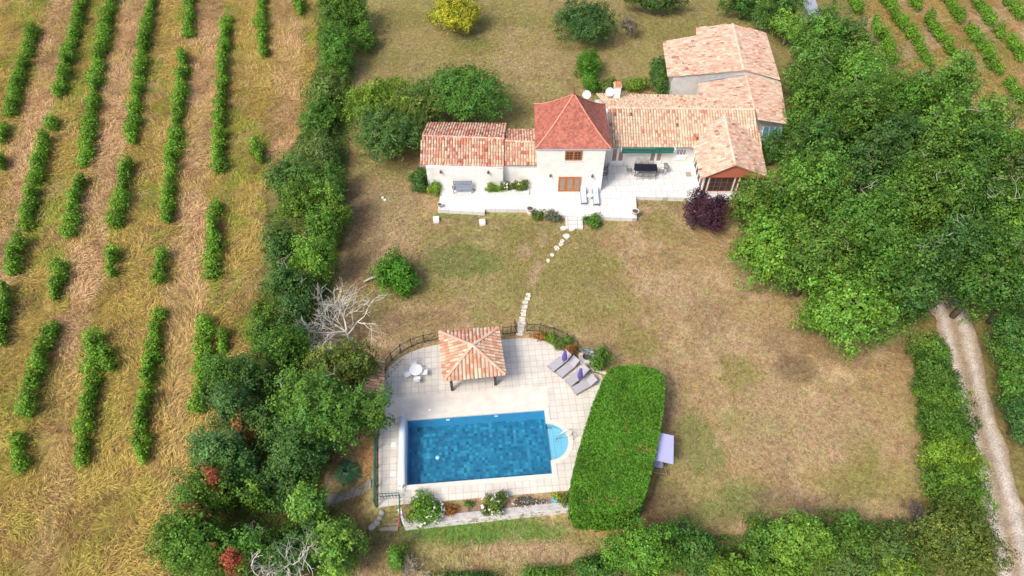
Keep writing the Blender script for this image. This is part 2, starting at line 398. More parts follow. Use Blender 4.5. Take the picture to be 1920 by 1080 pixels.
HOUSE = [(-8.3, 44.9), (-8.3, 54.6), (8.3, 59), (15.5, 68.5), (28, 71), (27, 52), (21.5, 46.6), (11.3, 47), (11.3, 44.2), (4, 44.6)]
grass('lawn_grass', LAWN, 330000, .17, .05, 33, .8, .45, (-16, 34, 10, 92), keep=[HOUSE, [(-9.7, 17.8), (-9.7, 27.5), (-7, 31.2), (2, 31.9), (7.5, 28.3), (4.2, 17.8)]], lift=.8)

# ------------------------------------------------------------------ gravel track on the right
def strip(name, pl, wid, z, colf, m, nw=16, seed=5, edge=.25):
    rg = np.random.RandomState(seed); pts = []
    for i in range(len(pl)-1):
        a, b2 = np.array(pl[i]), np.array(pl[i+1]); n = max(2, int(np.linalg.norm(b2-a)/.3))
        for k in range(n): pts.append(a+(b2-a)*k/n)
    pts.append(np.array(pl[-1])); pts = np.array(pts); n = len(pts)
    ker = np.ones(9)/9; sp = np.stack([np.convolve(np.pad(pts[:, i], 4, 'edge'), ker, 'valid') for i in (0, 1)], -1)
    t = unit(np.gradient(sp, axis=0)); nr = np.stack([-t[:, 1], t[:, 0]], -1)
    V = []; Cc = []
    for j in range(nw+1):
        f = j/nw*2-1; e = (vnoise(sp[:, 0]+7*(f > 0), sp[:, 1], .9, 40)-.5)*2*edge*abs(f)**3
        W = (wid/2)*(f)+e*np.sign(f)
        xy = sp+nr*W[:, None]; zz = gz(xy[:, 0], xy[:, 1])+z-(.05 if abs(f) > .99 else 0)
        V.append(np.stack([xy[:, 0], xy[:, 1], zz], -1)); Cc.append(colf(f, xy[:, 0], xy[:, 1]))
    V = np.array(V); Cc = np.array(Cc); ii = np.arange((nw+1)*n).reshape(nw+1, n)
    qd = np.stack([ii[:-1, :-1], ii[1:, :-1], ii[1:, 1:], ii[:-1, 1:]], -1).reshape(-1, 4)[:, ::-1]
    return numesh(name, V.reshape(-1, 3), qd, Cc.reshape(-1, 3), m, smooth=True)
TRM = attr_mat('gravel', rough=.95, nscale=9, nvar=.35, bump=.6, dist=.05, spec=.1)
def trcol(f, x, y):
    rut = math.exp(-((abs(f)-.5)/.28)**2); n = vnoise(x, y, .5, 50)*.6+vnoise(x, y, .2, 51)*.4
    c = np.array((.47, .41, .35))*rut+np.array((.29, .215, .14))*(1-rut)
    return c*(.7+.6*n)[:, None]
tl = [G(u, v)[:2] for u, v in [(1610, 330), (1700, 470), (1760, 545), (1785, 590), (1805, 680), (1830, 780), (1858, 880), (1885, 980), (1905, 1080), (1925, 1200)]]
tag(strip('gravel_track', tl, 2.9, .09, trcol, TRM), kind='structure')
pl2 = [G(u, v)[:2] for u, v in [(590, 948), (625, 935), (665, 920), (706, 903)]]
tag(strip('path', pl2, .75, .05, lambda f, x, y: np.array((.30, .28, .26))*(.8+.4*vnoise(x, y, .4, 52))[:, None], slab_mat('path_stone', (.30, .285, .26), (.25, .24, .22), .5, .8, .3, (.12, .11, .1), .02), nw=4, edge=.05), kind='structure')

# ================================================================== terrace and pool
TZ = .35
TER = slab_mat('terrace_slabs', (.66, .645, .62), (.60, .585, .56), 1.05, .85, -.03, (.40, .385, .37), .022, .35, .12)
LOWT = mat('rendered_stone', (.60, .58, .54), .85, var=.12, scale=1.5)
tp = [P(u, v, TZ)[:2] for u, v in [(821, 393), (908.6, 397.8), (909, 391.5), (989, 392.8), (990, 398), (1060, 404), (1194.3, 409.4), (1192.6, 368.5), (1294, 371.4), (1372, 374)]]
tp = [tp[0]]+tp[1:]+[(20.5, 54), (-.5, 54), (-6.35, 52)]
t_ = empty('paved_terrace', (2, 47, 0), label='pale paved terrace along the front of the house', cat='terrace')
def wb(mb, name, m, root, **k):
    o = mb.build(name, m, root, **k); o.matrix_parent_inverse = Matrix.Translation(-Vector(root.location)); return o
wb(MB().prism(tp, -.3, TZ), 'paving', TER, t_)
stp = MB()
x0 = P(1060, 404, TZ)[0]; x1 = P(1092, 404, TZ)[0]; ye = P(1075, 405, TZ)[1]
gs = empty('garden_steps', (x0, ye, 0), label='three wide pale stone steps leading from the terrace down to the lawn', cat='steps')
for i in range(3):
    wb(MB().box(x0, x1, ye-.42*(i+1), ye-.42*i-.003, -.2, TZ-.06-.10*i), 'step', slab_mat('step_stone', (.6, .58, .54), (.55, .53, .5), .85, 3, 0, (.3, .3, .28), .03), gs)
# pool deck
an = math.atan2(.84, 9.87); PO = Vector((-7.11, 19.64, 0)); PX = Vector((math.cos(an), math.sin(an), 0)); PYv = Vector((-math.sin(an), math.cos(an), 0))
def pl(a, b_, z=0): v = PO+PX*a+PYv*b_; return (v.x, v.y, z)
hole = [pl(0, 0), pl(9.9, 0), pl(9.9, .98)]+[pl(9.9+1.42*math.cos(t), 2.4+1.42*math.sin(t)) for t in np.linspace(-1.52, 1.52, 17)]+[pl(9.9, 3.82), pl(9.9, 4.92), pl(0, 4.92)]
hole2 = [(p[0], p[1]) for p in hole]
dk = [P(u, v)[:2] for u, v in [(719, 729), (721, 708), (728, 690), (745, 674), (769.4, 660), (793.5, 652), (815, 647), (880, 640), (942.8, 636.6), (988.5, 634), (1010, 636), (1027, 642.6), (1046, 653), (1065.5, 663), (1084.8, 681), (1099, 693), (1127, 703), (1150, 760), (1150, 860), (1070, 919), (750, 946), (710, 952), (710, 826)]]
PAV = slab_mat('pool_paving', (.64, .59, .52), (.58, .535, .47), .5, .5, -an, (.42, .385, .34), .02, 0, .22)
pdk = empty('pool_terrace', (-8.8, 18.1, 0), label='cream square tiled terrace surrounding the swimming pool', cat='terrace')
hole3 = [pl(-.12, -.12)[:2], pl(10.02, -.12)[:2], pl(10.02, .86)[:2]]+[pl(9.9+1.54*math.cos(t), 2.4+1.54*math.sin(t))[:2] for t in np.linspace(-1.45, 1.45, 17)]+[pl(10.02, 3.94)[:2], pl(10.02, 5.04)[:2], pl(-.12, 5.04)[:2]]
wb(MB().prism(dk, -1.3, 0, hole3), 'paving', PAV, pdk)
SMS = mat('smooth_stone', (.61, .565, .50), .8, var=.13, scale=1.2, detail=9)
wb(MB().prism([pl(a_, b_)[:2] for a_, b_ in ((-1.6, 5.28), (10.3, 5.28), (10.3, 6.9), (-1.6, 6.9))], -.02, .006), 'smooth_band', SMS, pdk)
sp = empty('swimming_pool', pl(5, 2.5), label='rectangular blue swimming pool with mosaic liner and rounded steps on its right', cat='swimming pool')
def sc_(name, mb, m, **k): return wb(mb, name, m, sp, **k)
# coping
cop = MB(); n = len(hole)
out = [pl(-.35, -.35), pl(10.25, -.35), pl(10.25, .75)]+[pl(9.9+1.77*math.cos(t), 2.4+1.77*math.sin(t)) for t in np.linspace(-1.25, 1.25, 17)]+[pl(10.25, 4.05), pl(10.25, 5.27), pl(-.35, 5.27)]
COP = mat('coping_stone', (.60, .56, .50), .7, var=.08, scale=2)
for i in range(n):
    j = (i+1) % n
    a_, b_, c_, d_ = out[i], out[j], hole[j], hole[i]
    cop.add([(p[0], p[1], .03) for p in (a_, b_, c_, d_)]+[(c_[0], c_[1], -.1), (d_[0], d_[1], -.1)]+[(a_[0], a_[1], .001), (b_[0], b_[1], .001)], [(0, 1, 2, 3), (3, 2, 4, 5), (0, 6, 7, 1)])
sc_('coping', cop, COP)
LB = mat('liner_light_blue', (.10, .45, .72), .4, var=.05, scale=1)
wl = MB(); D = -1.25
rect = [pl(0, 0), pl(9.9, 0), pl(9.9, 4.92), pl(0, 4.92)]
for i in (0, 2, 3):
    a_, b_ = rect[i], rect[(i+1) % 4]; wl.add([(a_[0], a_[1], -.1), (b_[0], b_[1], -.1), (b_[0], b_[1], D), (a_[0], a_[1], D)], [(0, 1, 2, 3)])
for (b0, b1, zt) in ((0, .98, -.1), (3.82, 4.92, -.1), (.98, 3.82, -.5)):
    a_, b_ = pl(9.9, b0), pl(9.9, b1); wl.add([(a_[0], a_[1], zt), (b_[0], b_[1], zt), (b_[0], b_[1], D), (a_[0], a_[1], D)], [(0, 1, 2, 3)])
sc_('pool_wall', wl, LB)
# mosaic floor
m, N, L, b = newmat('mosaic_liner'); tc = N.new('ShaderNodeTexCoord'); mp = N.new('ShaderNodeMapping'); mp.inputs['Rotation'].default_value = (0, 0, -an)
nzw = N.new('ShaderNodeTexNoise'); nzw.inputs['Scale'].default_value = 2.2; L.new(tc.outputs['Object'], nzw.inputs['Vector'])
wv = N.new('ShaderNodeVectorMath'); wv.operation = 'MULTIPLY_ADD'; wv.inputs[1].default_value = (.09, .09, 0); L.new(nzw.outputs['Color'], wv.inputs[0]); L.new(tc.outputs['Object'], wv.inputs[2])  # warps the mosaic pattern itself to imitate refraction through rippled water
L.new(wv.outputs[0], mp.inputs[0])
def cells(s, off):
    mm = N.new('ShaderNodeVectorMath'); mm.operation = 'MULTIPLY_ADD'; mm.inputs[1].default_value = (s[0], s[1], 0); mm.inputs[2].default_value = off
    L.new(mp.outputs[0], mm.inputs[0]); fl = N.new('ShaderNodeVectorMath'); fl.operation = 'FLOOR'; L.new(mm.outputs[0], fl.inputs[0])
    wn = N.new('ShaderNodeTexWhiteNoise'); L.new(fl.outputs[0], wn.inputs['Vector']); return wn
c1 = cells((4.6, 4.6), (0, 0, 0)); c2 = cells((4.6, 4.6), (3, 1, 7)); c3 = cells((4.6, 2.3), (0, 7, 4))
ad = N.new('ShaderNodeMath'); ad.operation = 'ADD'; L.new(c1.outputs['Value'], ad.inputs[0]); L.new(c2.outputs['Value'], ad.inputs[1])
ad2 = N.new('ShaderNodeMath'); ad2.operation = 'ADD'; L.new(ad.outputs[0], ad2.inputs[0]); L.new(c3.outputs['Value'], ad2.inputs[1])
dv = N.new('ShaderNodeMath'); dv.operation = 'DIVIDE'; dv.inputs[1].default_value = 3; L.new(ad2.outputs[0], dv.inputs[0])
rp = N.new('ShaderNodeValToRGB'); e = rp.color_ramp.elements
e[0].position = .12; e[0].color = (.014, .10, .19, 1); e[1].position = .95; e[1].color = (.06, .34, .47, 1)
k_ = e.new(.5); k_.color = (.022, .175, .30, 1)
L.new(dv.outputs[0], rp.inputs[0]); L.new(rp.outputs[0], b.inputs['Base Color']); b.inputs['Roughness'].default_value = .4
MOS = m
fl = MB(); fl.add([(p[0], p[1], D+.003) for p in rect], [(0, 1, 2, 3)]); sc_('pool_floor', fl, MOS)
SB = mat('step_blue', (.27, .52, .64), .4, var=.04)
for i, (xa, xb, zt) in enumerate(((.92, 1.42, -.30), (.46, .918, -.52), (0, .458, -.74))):
    t0 = math.acos(min(1, xa/1.42)); t1 = 0 if i == 0 else math.acos(xb/1.42)
    if i == 0: pts = [pl(9.9+1.42*math.cos(t), 2.4+1.42*math.sin(t)) for t in np.linspace(-t0, t0, 13)]
    else: pts = [pl(9.9+1.42*math.cos(t), 2.4+1.42*math.sin(t)) for t in np.linspace(-t0, -t1, 5)]+[pl(9.9+1.42*math.cos(t), 2.4+1.42*math.sin(t)) for t in np.linspace(t1, t0, 5)]
    sc_('pool_step', MB().prism([(p[0], p[1]) for p in pts], -1.24, zt), SB)
wp = MB(); hp = hole
for i in range(3, 19): wp.add([(hp[i][0], hp[i][1], -.1), (hp[i+1][0], hp[i+1][1], -.1), (hp[i+1][0], hp[i+1][1], -.6), (hp[i][0], hp[i][1], -.6)], [(0, 1, 2, 3)])
sc_('step_wall', wp, SB)
# water
m, N, L, b = newmat('pool_water'); N.remove(b)
tr = N.new('ShaderNodeBsdfTransparent'); tr.inputs[0].default_value = (.80, .95, .98, 1)
gl = N.new('ShaderNodeBsdfGlossy'); gl.inputs['Roughness'].default_value = .03
fr = N.new('ShaderNodeFresnel'); fr.inputs[0].default_value = 1.33
nz = N.new('ShaderNodeTexNoise'); nz.inputs['Scale'].default_value = 3; nz.inputs['Detail'].default_value = 2
tc = N.new('ShaderNodeTexCoord'); L.new(tc.outputs['Object'], nz.inputs['Vector'])
bp = N.new('ShaderNodeBump'); bp.inputs['Strength'].default_value = .35; bp.inputs['Distance'].default_value = .06; L.new(nz.outputs['Fac'], bp.inputs['Height'])
L.new(bp.outputs[0], gl.inputs['Normal']); L.new(bp.outputs[0], fr.inputs['Normal'])
mx = N.new('ShaderNodeMixShader'); L.new(fr.outputs[0], mx.inputs[0]); L.new(tr.outputs[0], mx.inputs[1]); L.new(gl.outputs[0], mx.inputs[2])
L.new(mx.outputs[0], N['Material Output'].inputs['Surface'])
tris = tessellate_polygon([[Vector((p[0], p[1], 0)) for p in hole]])
wt = MB(); wt.add([(p[0], p[1], -.13) for p in hole], [tuple(t) for t in tris]); sc_('water_surface', wt, m)
WH = mat('white_plastic', (.82, .82, .82), .35, var=.03); CHR = mat('steel', (.6, .62, .65), .25, .9, var=.03)
for a_ in (2.9, 6.4): sc_('skimmer', MB().box(-.14, .14, -.03, .03, -.05, .05, Matrix.Translation(pl(a_, 4.87, -.33))), WH)
# floating cover roller
ro = empty('pool_cover_roller', pl(-.3, 2.46, .1), rz=an, label='white rolled pool cover on its reel along the left end of the pool', cat='cover roller')
RC = mat('cover_cloth', (.62, .70, .80), .5, var=.06, scale=3, stretch=(6, .5, 1))
MB().tube([(0, -2.55, .22), (0, -1.2, .23), (0, 1.2, .23), (0, 2.55, .22)], [.235, .25, .25, .235], 20).build('cover_roll', RC, ro, smooth=True)
for s in (-1, 1):
    MB().box(-.22, .22, s*2.66-.04, s*2.66+.04, -.1, .05).box(-.06, .06, s*2.66-.04, s*2.66+.04, .05, .35).build('stand', WH, ro)
MB().tube([(0, -2.64, .23), (0, -2.95, .23)], .05, 8).tube([(0, -2.9, .23), (.12, -2.93, .1)], .03, 6).build('crank', WH, ro)
MB().box(-.262, .0, -.42, -.38, .2, .262).build('strap', mat('dark_strap', (.25, .27, .3)), ro)
# hand rail at the steps
hr = empty('pool_handrail', pl(11.2, 2.6), rz=an, label='stainless steel handrail rising beside the rounded pool steps', cat='handrail')
for s in (-.22, .22):
    MB().tube([(.45, s, 0), (.45, s, .7), (.35, s, .82), (0, s, .75), (-.7, s*.4, .1), (-.75, s*.4, -.35)], .022, 8).build('rail', CHR, hr, smooth=True)
MB().tube([(.45, -.22, .5), (.45, .22, .5)], .018, 6).build('crossbar', CHR, hr)
for k, (a_, b_, lb) in enumerate(((-.95, 3.1, 'upper square white skimmer lid on the paving left of the roller'), (-.95, .9, 'lower square white skimmer lid on the paving left of the roller'), (1.6, 5.62, 'small white inlet lid on the paving above the pool, left one'), (7.7, 5.5, 'small white inlet lid on the paving above the pool, right one'))):
    s = .16 if k < 2 else .1
    o = MB().box(-s, s, -s, s, .001, .02).box(-s*.7, s*.7, -s*.7, s*.7, .02, .028).build('skimmer_lid', WH); o.location = pl(a_, b_); tag(o, lb, 'lid', 'lids in the pool paving')
o = MB().lathe([(.13, 0), (.15, .03), (.1, .07), (.03, .08)]).build('pool_float', mat('float_blue', (.3, .6, .7), .4), smooth=True); o.location = pl(2.1, 1.9, -.13); tag(o, 'small round pale blue float drifting on the pool water', 'float')

# retaining wall and bed
m, N, L, b = newmat('flaking_whitewash'); b.inputs['Roughness'].default_value = .9
tc = N.new('ShaderNodeTexCoord'); nz = N.new('ShaderNodeTexNoise'); nz.inputs['Scale'].default_value = 2.2; nz.inputs['Detail'].default_value = 9; nz.inputs['Roughness'].default_value = .75
L.new(tc.outputs['Object'], nz.inputs['Vector']); rp = N.new('ShaderNodeValToRGB'); e = rp.color_ramp.elements
e[0].position = .42; e[0].color = (.28, .23, .19, 1); e[1].position = .5; e[1].color = (.74, .71, .67, 1)
L.new(nz.outputs['Fac'], rp.inputs[0]); L.new(rp.outputs[0], b.inputs['Base Color']); FW = m
w0 = P(757, 985)[:2]; w1 = (4.5, 18.16)
rw = empty('retaining_wall', (*w0, 0), label='low whitewashed retaining wall with flaking paint below the pool flowerbed', cat='wall')
d = (Vector(w1)-Vector(w0)).normalized(); nn = Vector((-d.y, d.x)); W0, W1 = Vector(w0), Vector(w1)
wb(MB().prism([tuple(W0), tuple(W1), tuple(W1+nn*.42), tuple(W0+nn*.42)], -1.35, -.10), 'wall_body', FW, rw)
wb(MB().prism([tuple(W0+nn*.02), tuple(W1+nn*.02), tuple(W1+nn*.44), tuple(W0+nn*.44)], -.097, -.03), 'wall_cap', mat('cap_stone', (.42, .39, .37), .85, var=.25, scale=3), rw)
lw = P(750, 950)[:2]
wb(MB().prism([tuple(W0), tuple(W0+nn*.44), (lw[0]+.05, lw[1]), (lw[0]-.25, lw[1])], -1.34, -.05), 'end_wall', FW, rw)
SOILM = mat('bed_soil', (.33, .22, .15), .95, c2=(.17, .11, .075), scale=5, bump=.6, detail=8)
b1 = P(1069, 920)[:2]
tag(MB().prism([tuple(W0+nn*.42), tuple(W1+nn*.42), (4.4, 19.3), b1, lw], -1.3, -.12).build('soil', SOILM), kind='structure')
# stair landing with railing
GRN_M = mat('green_paint', (.02, .10, .09), .45, var=.1)
la = empty('pool_side_stairs', (*P(711, 953)[:2], 0), label='short weathered stairs with green railing at the lower left corner of the pool terrace', cat='stairs')
sx0, sy0 = P(711, 953)[:2]; WD = mat('weathered_wood', (.32, .28, .24), .85, var=.3, scale=3, stretch=(12, 1, 1))
for i in range(4):
    wb(MB().box(sx0+.05, sx0+1.25, sy0-.3*(i+1), sy0-.3*i-.004, -1.3, -.14-.2*i), 'step', WD, la)
rl = MB()
for (xa, ya, xb, yb) in ((sx0+.03, sy0+.62, sx0+1.3, sy0+.7), (sx0+1.34, sy0+.7, sx0+1.55, sy0-1.0)):
    for z in (.45, .9): rl.bar((xa, ya, z), (xb, yb, z), .04)
    for k in range(7):
        t = k/6; X = xa+(xb-xa)*t; Y = ya+(yb-ya)*t; rl.bar((X, Y, 0 if k < 5 or ya > sy0+.69 and False else 0), (X, Y, .9), .025)
wb(rl, 'railing', GRN_M, la)
wb(MB().bar((sx0+1.32, sy0-.25, -.2), (sx0+1.35, sy0-1.1, -.35), .07), 'red_rail', mat('red_paint', (.45, .06, .05), .5), la)
gp = Vector(G(703, 828)); gq = Vector(G(707, 946))
gf = empty('green_gate_fence', (-9.6, 18.2, 0), label='dark green metal fence running down the left edge of the pool terrace', cat='fence')
fy0, fy1 = 18.15, 23.6; fx = lambda y: -8.95-(y-18.1)*.115
rl = MB(); pn = MB()
for z in (.08, .6, 1.15): wb(MB().bar((fx(fy0)-.05, fy0, z), (fx(fy1)-.05, fy1, z), .05), 'rail', GRN_M, gf)
for k in range(60):
    y = fy0+(fy1-fy0)*k/59; pn.bar((fx(y)-.05, y, .05), (fx(y)-.05, y, 1.15), .018)
wb(pn, 'bars', GRN_M, gf)
for k in range(5):
    y = fy0+(fy1-fy0)*k/4; wb(MB().bar((fx(y)-.05, y, -1), (fx(y)-.05, y, 1.25), .08), 'post', GRN_M, gf)
# iron fence round the north side
IR = mat('iron', (.035, .035, .04), .6, var=.2)
def iron(pts, label):
    P3 = [Vector(G(u, v)) for u, v in pts]; r = empty('iron_fence', P3[0], label=label, cat='fence', group='iron fence runs behind the pool')
    bars = MB(); rails = (MB(), MB())
    for a_, b_ in zip(P3[:-1], P3[1:]):
        for q_, z in enumerate((.12, .95)): rails[q_].bar(a_+Vector((0, 0, z)), b_+Vector((0, 0, z)), .035)
        n = max(1, int((b_-a_).length/.13))
        for k in range(n):
            p = a_.lerp(b_, k/n); bars.bar(p+Vector((0, 0, .02)), p+Vector((0, 0, 1.05)), .016, n=3)
        wb(MB().bar(a_, a_+Vector((0, 0, 1.15)), .06), 'post', IR, r)
    wb(rails[0], 'rail', IR, r); wb(rails[1], 'rail', IR, r); wb(bars, 'bars', IR, r)
iron([(717, 712), (722, 694), (735, 676), (752, 661), (772, 650), (796, 642), (824, 636)], 'thin black iron fence curving round the white garden table')
iron([(943, 627), (958, 626), (970, 625)], 'short black iron fence between the pool house and the stone path')
iron([(988, 621), (1012, 622), (1038, 629), (1062, 640), (1082, 655), (1095, 672)], 'black iron fence curving behind the orange and green shrubs')
gt = empty('iron_gate', G(971, 625), label='black iron gate standing open where the stone path meets the pool', cat='gate')
mb = MB(); A = Vector(G(970, 625)); B_ = Vector(G(964, 612))
for z in (.1, .95): mb.bar(A+Vector((0, 0, z)), B_+Vector((0, 0, z)), .035)
for k in range(7): p = A.lerp(B_, k/6); mb.bar(p, p+Vector((0, 0, 1.0)), .02)
wb(mb, 'gate_leaf', IR, gt)

# ================================================================== clay tile roofs
TILE = attr_mat('clay_tiles', rough=.85, nscale=9, nvar=.14, bump=.15, dist=.02, spec=.2)
PAL = {'red': [((.60, .40, .28), 5), ((.58, .28, .20), 5), ((.52, .17, .11), 3), ((.62, .46, .33), 4), ((.30, .12, .09), .3)],
       'cream': [((.66, .52, .37), 8), ((.62, .44, .30), 5), ((.62, .34, .23), 3), ((.58, .20, .12), .6), ((.22, .08, .06), .08)],
       'pink': [((.66, .50, .38), 7), ((.62, .40, .29), 5), ((.62, .35, .27), 2.4), ((.58, .22, .16), .4), ((.36, .2, .15), .3)],
       'pool': [((.62, .42, .30), 5), ((.62, .31, .21), 4), ((.56, .23, .14), 2), ((.66, .50, .34), 3)]}
def pick(pal, rnd):
    t = rnd.uniform(0, sum(w_ for _, w_ in pal)); 
    for c, w_ in pal:
        t -= w_
        if t <= 0: return c
    return pal[0][0]
def tile_slope(mb, poly, down, pal, pitch=.25, tl=.40, seed=1, thick=.09):
    """canal tiles over a planar polygon; 'down' is the fall direction in plan"""
    rnd = random.Random(seed); pts = [Vector(p) for p in poly]
    nrm = Vector((0, 0, 0))
    for i in range(len(pts)): nrm += (pts[i]-pts[0]).cross(pts[(i+1) % len(pts)]-pts[0])
    nrm.normalize()
    if nrm.z < 0: nrm = -nrm
    dn = Vector((down[0], down[1], 0)); dn = (dn-nrm*dn.dot(nrm)).normalized(); sd = dn.cross(nrm).normalized()
    o = pts[0]; q2 = [((p-o).dot(sd), (p-o).dot(dn)) for p in pts]
    smin = min(a for a, _ in q2); smax = max(a for a, _ in q2)
    n = len(pts)
    dk_ = (.40, .27, .19)
    mb.add([p-nrm*.01 for p in pts]+[p-nrm*thick for p in pts], [tuple(range(n)), tuple(range(2*n-1, n-1, -1))]+[(i, i+n, (i+1) % n+n, (i+1) % n) for i in range(n)], dk_)
    nc = max(1, round((smax-smin)/pitch)); pt = (smax-smin)/nc
    for c in range(nc):
        s = smin+(c+.5)*pt; ts = []
        for i in range(n):
            (a0, b0), (a1, b1) = q2[i], q2[(i+1) % n]
            if (a0 > s) != (a1 > s): ts.append(b0+(b1-b0)*(s-a0)/(a1-a0))
        if len(ts) < 2: continue
        t0, t1 = min(ts), max(ts); t = t1+.05; j = 0
        off = rnd.uniform(-.04, .04)
        while t > t0+.03:
            a_ = max(t-tl, t0); col = pick(pal, rnd); f = rnd.uniform(.72, 1.02); col = tuple(x*f for x in col)
            w0_, w1_ = pt*.43, pt*.36; h0, h1 = .085, .062; jx = rnd.uniform(-.012, .012)
            vs = []
            for (tt, ww, hh, lift) in ((t, w0_, h0, .022), (a_, w1_, h1, 0)):
                for k in range(5):
                    th = math.pi*k/4; vs.append(o+sd*(s+jx+math.cos(th)*ww)+dn*tt+nrm*(math.sin(th)*hh+lift))
            mb.add(vs, [(k, k+1, k+6, k+5) for k in range(4)]+[(4, 3, 2, 1, 0)], col)
            t -= tl-.04+(off if j == 0 else 0); j += 1
def ridge(mb, pts, r=.13, pal=None, seed=3):
    rnd = random.Random(seed); pal = pal or [((.68, .54, .42), 3), ((.64, .44, .33), 1)]
    for a_, b_ in zip(pts[:-1], pts[1:]):
        a_, b_ = Vector(a_), Vector(b_); n = max(1, int((b_-a_).length/.4))
        for k in range(n):
            mb.bar(a_.lerp(b_, k/n), a_.lerp(b_, (k+1)/n+.03/n), r*2*rnd.uniform(.95, 1.05), r*1.1, n=6, r2=r*1.85, col=pick(pal, rnd))

fh = empty('farmhouse', (5, 51, 0), label='long white stone farmhouse with clay tile roofs, square red tower and rear wings', cat='house')
def hp_(mb, name, m, **k): return wb(mb, name, m, fh, **k)
def sub(mb, name, m, parent, **k): return mb.build(name, m, parent, **k)
m, N, L, b = newmat('lime_wall'); b.inputs['Roughness'].default_value = .9; b.inputs['Specular IOR Level'].default_value = .15
tc = N.new('ShaderNodeTexCoord'); mp = N.new('ShaderNodeMapping'); mp.inputs['Rotation'].default_value = (R(90), 0, 0); L.new(tc.outputs['Object'], mp.inputs[0])
br = N.new('ShaderNodeTexBrick'); L.new(mp.outputs[0], br.inputs['Vector']); br.inputs['Scale'].default_value = 1; br.inputs['Brick Width'].default_value = .62; br.inputs['Row Height'].default_value = .3
br.inputs['Mortar Size'].default_value = .012; br.inputs['Mortar Smooth'].default_value = 1; br.inputs['Color1'].default_value = (.80, .78, .74, 1); br.inputs['Color2'].default_value = (.76, .735, .69, 1); br.inputs['Mortar'].default_value = (.71, .69, .64, 1)
nz = N.new('ShaderNodeTexNoise'); nz.inputs['Scale'].default_value = 1.3; nz.inputs['Detail'].default_value = 8; L.new(tc.outputs['Object'], nz.inputs['Vector'])
mr = N.new('ShaderNodeMapRange'); mr.inputs[1].default_value = .3; mr.inputs[2].default_value = .7; mr.inputs[3].default_value = .9; mr.inputs[4].default_value = 1.05; L.new(nz.outputs['Fac'], mr.inputs[0])
vm = N.new('ShaderNodeVectorMath'); vm.operation = 'SCALE'; L.new(br.outputs['Color'], vm.inputs[0]); L.new(mr.outputs[0], vm.inputs['Scale']); L.new(vm.outputs[0], b.inputs['Base Color'])
WALL = m
GREYW = mat('grey_render', (.55, .53, .50), .9, var=.14, scale=1.6, detail=9)
def gable_x(x0, x1, y0, y1, ze, yr, zr):   # ridge along x
    prof = [(y0, -.3), (y1, -.3), (y1, ze), (yr, zr), (y0, ze)]
    vs = [(x0, y, z) for y, z in prof]+[(x1, y, z) for y, z in prof]
    return MB().add(vs, [(4, 3, 2, 1, 0), (5, 6, 7, 8, 9)]+[(i, (i+1) % 5, (i+1) % 5+5, i+5) for i in range(5)])
def gable_y(x0, x1, y0, y1, ze0, ze1, xr, zr):
    prof = [(x0, -.3), (x1, -.3), (x1, ze1), (xr, zr), (x0, ze0)]
    vs = [(x, y0, z) for x, z in prof]+[(x, y1, z) for x, z in prof]
    return MB().add(vs, [(0, 1, 2, 3, 4), (9, 8, 7, 6, 5)]+[(i, i+5, (i+1) % 5+5, (i+1) % 5) for i in range(5)])
# walls
hp_(gable_x(-7.75, -.83, 48.52, 54.3, 2.60, 51.5, 3.62), 'annex_wall', WALL)
hp_(gable_x(-.83, 2.24, 48.95, 53.6, 2.42, 51.0, 3.38), 'link_wall', WALL)
hp_(MB().box(2.24, 8.13, 47.81, 53.9, -.3, 5.33), 'tower_wall', WALL)
hp_(gable_x(8.13, 22.9, 51.5, 58.6, 2.52, 55.2, 3.97), 'house_wall', mat('pale_stone', (.70, .68, .64), .9, var=.12, scale=2.5, detail=9))
yb = lambda x: 61.62-max(0, min(1, (x-16)/7.2))*1.0+.12
_b = [(16.3, -.3), (26.7, -.3), (26.7, 3.12), (22.9, 4.36), (16.3, 2.94)]
hp_(MB().add([(x, yb(x), z) for x, z in _b]+[(x, 66.9, z) for x, z in _b], [(0, 1, 2, 3, 4), (9, 8, 7, 6, 5)]+[(i, i+5, (i+1) % 5+5, (i+1) % 5) for i in range(5)]), 'barn_wall', GREYW)
hp_(gable_y(18.7, 26.0, 54.6, 60.5, 2.8, 2.6, 23.0, 3.5), 'rear_wing_wall', mat('rear_stone', (.56, .54, .5), .9, var=.15, scale=2, detail=9))
# roofs
def roof(name, slopes, ridges, pal, seed, rp_=None):
    mb = MB()
    for i, (poly, dn) in enumerate(slopes): tile_slope(mb, poly, dn, PAL[pal], seed=seed+i)
    o = hp_(mb, name, TILE)
    for i, rdg in enumerate(ridges):
        r_ = MB(); ridge(r_, rdg, seed=seed+9+i, pal=rp_); sub(r_, 'ridge', TILE, o)
    return o
aL, aR = P(787, 308.6, 2.7), P(944, 312.8, 2.62); rL, rR = P(792, 254.4, 3.8), P(945.6, 259.4, 3.76); bR, bL = P(948, 232.5, 2.7), P(801, 231.7, 2.7)
roof('annex_roof', [([aL, aR, rR, rL], (0, -1)), ([rL, rR, bR, bL], (.06, 1))], [[rL, rR]], 'red', 11, [((.66, .48, .38), 2), ((.6, .32, .24), 1.4)])
l1, l2, l3, l4 = P(945.5, 309, 2.52), P(1008, 310, 2.52), P(1002, 266.4, 3.52), P(947, 263.6, 3.55); l5, l6 = P(1003, 244, 2.6), P(948, 244, 2.6)
roof('link_roof', [([l1, l2, l3, l4], (0, -1)), ([l4, l3, l5, l6], (0, 1))], [[l4, l3]], 'red', 21, [((.66, .48, .38), 2), ((.6, .32, .24), 1.2)])
d1, d2 = P(1146, 275, 2.68), (23.1, 51.15, 2.62); d4 = P(1140, 202, 4.12); d3 = P(1414, 205.5, 4.12); d5 = P(1335, 182, 2.95); d6 = P(1118, 176, 2.95)
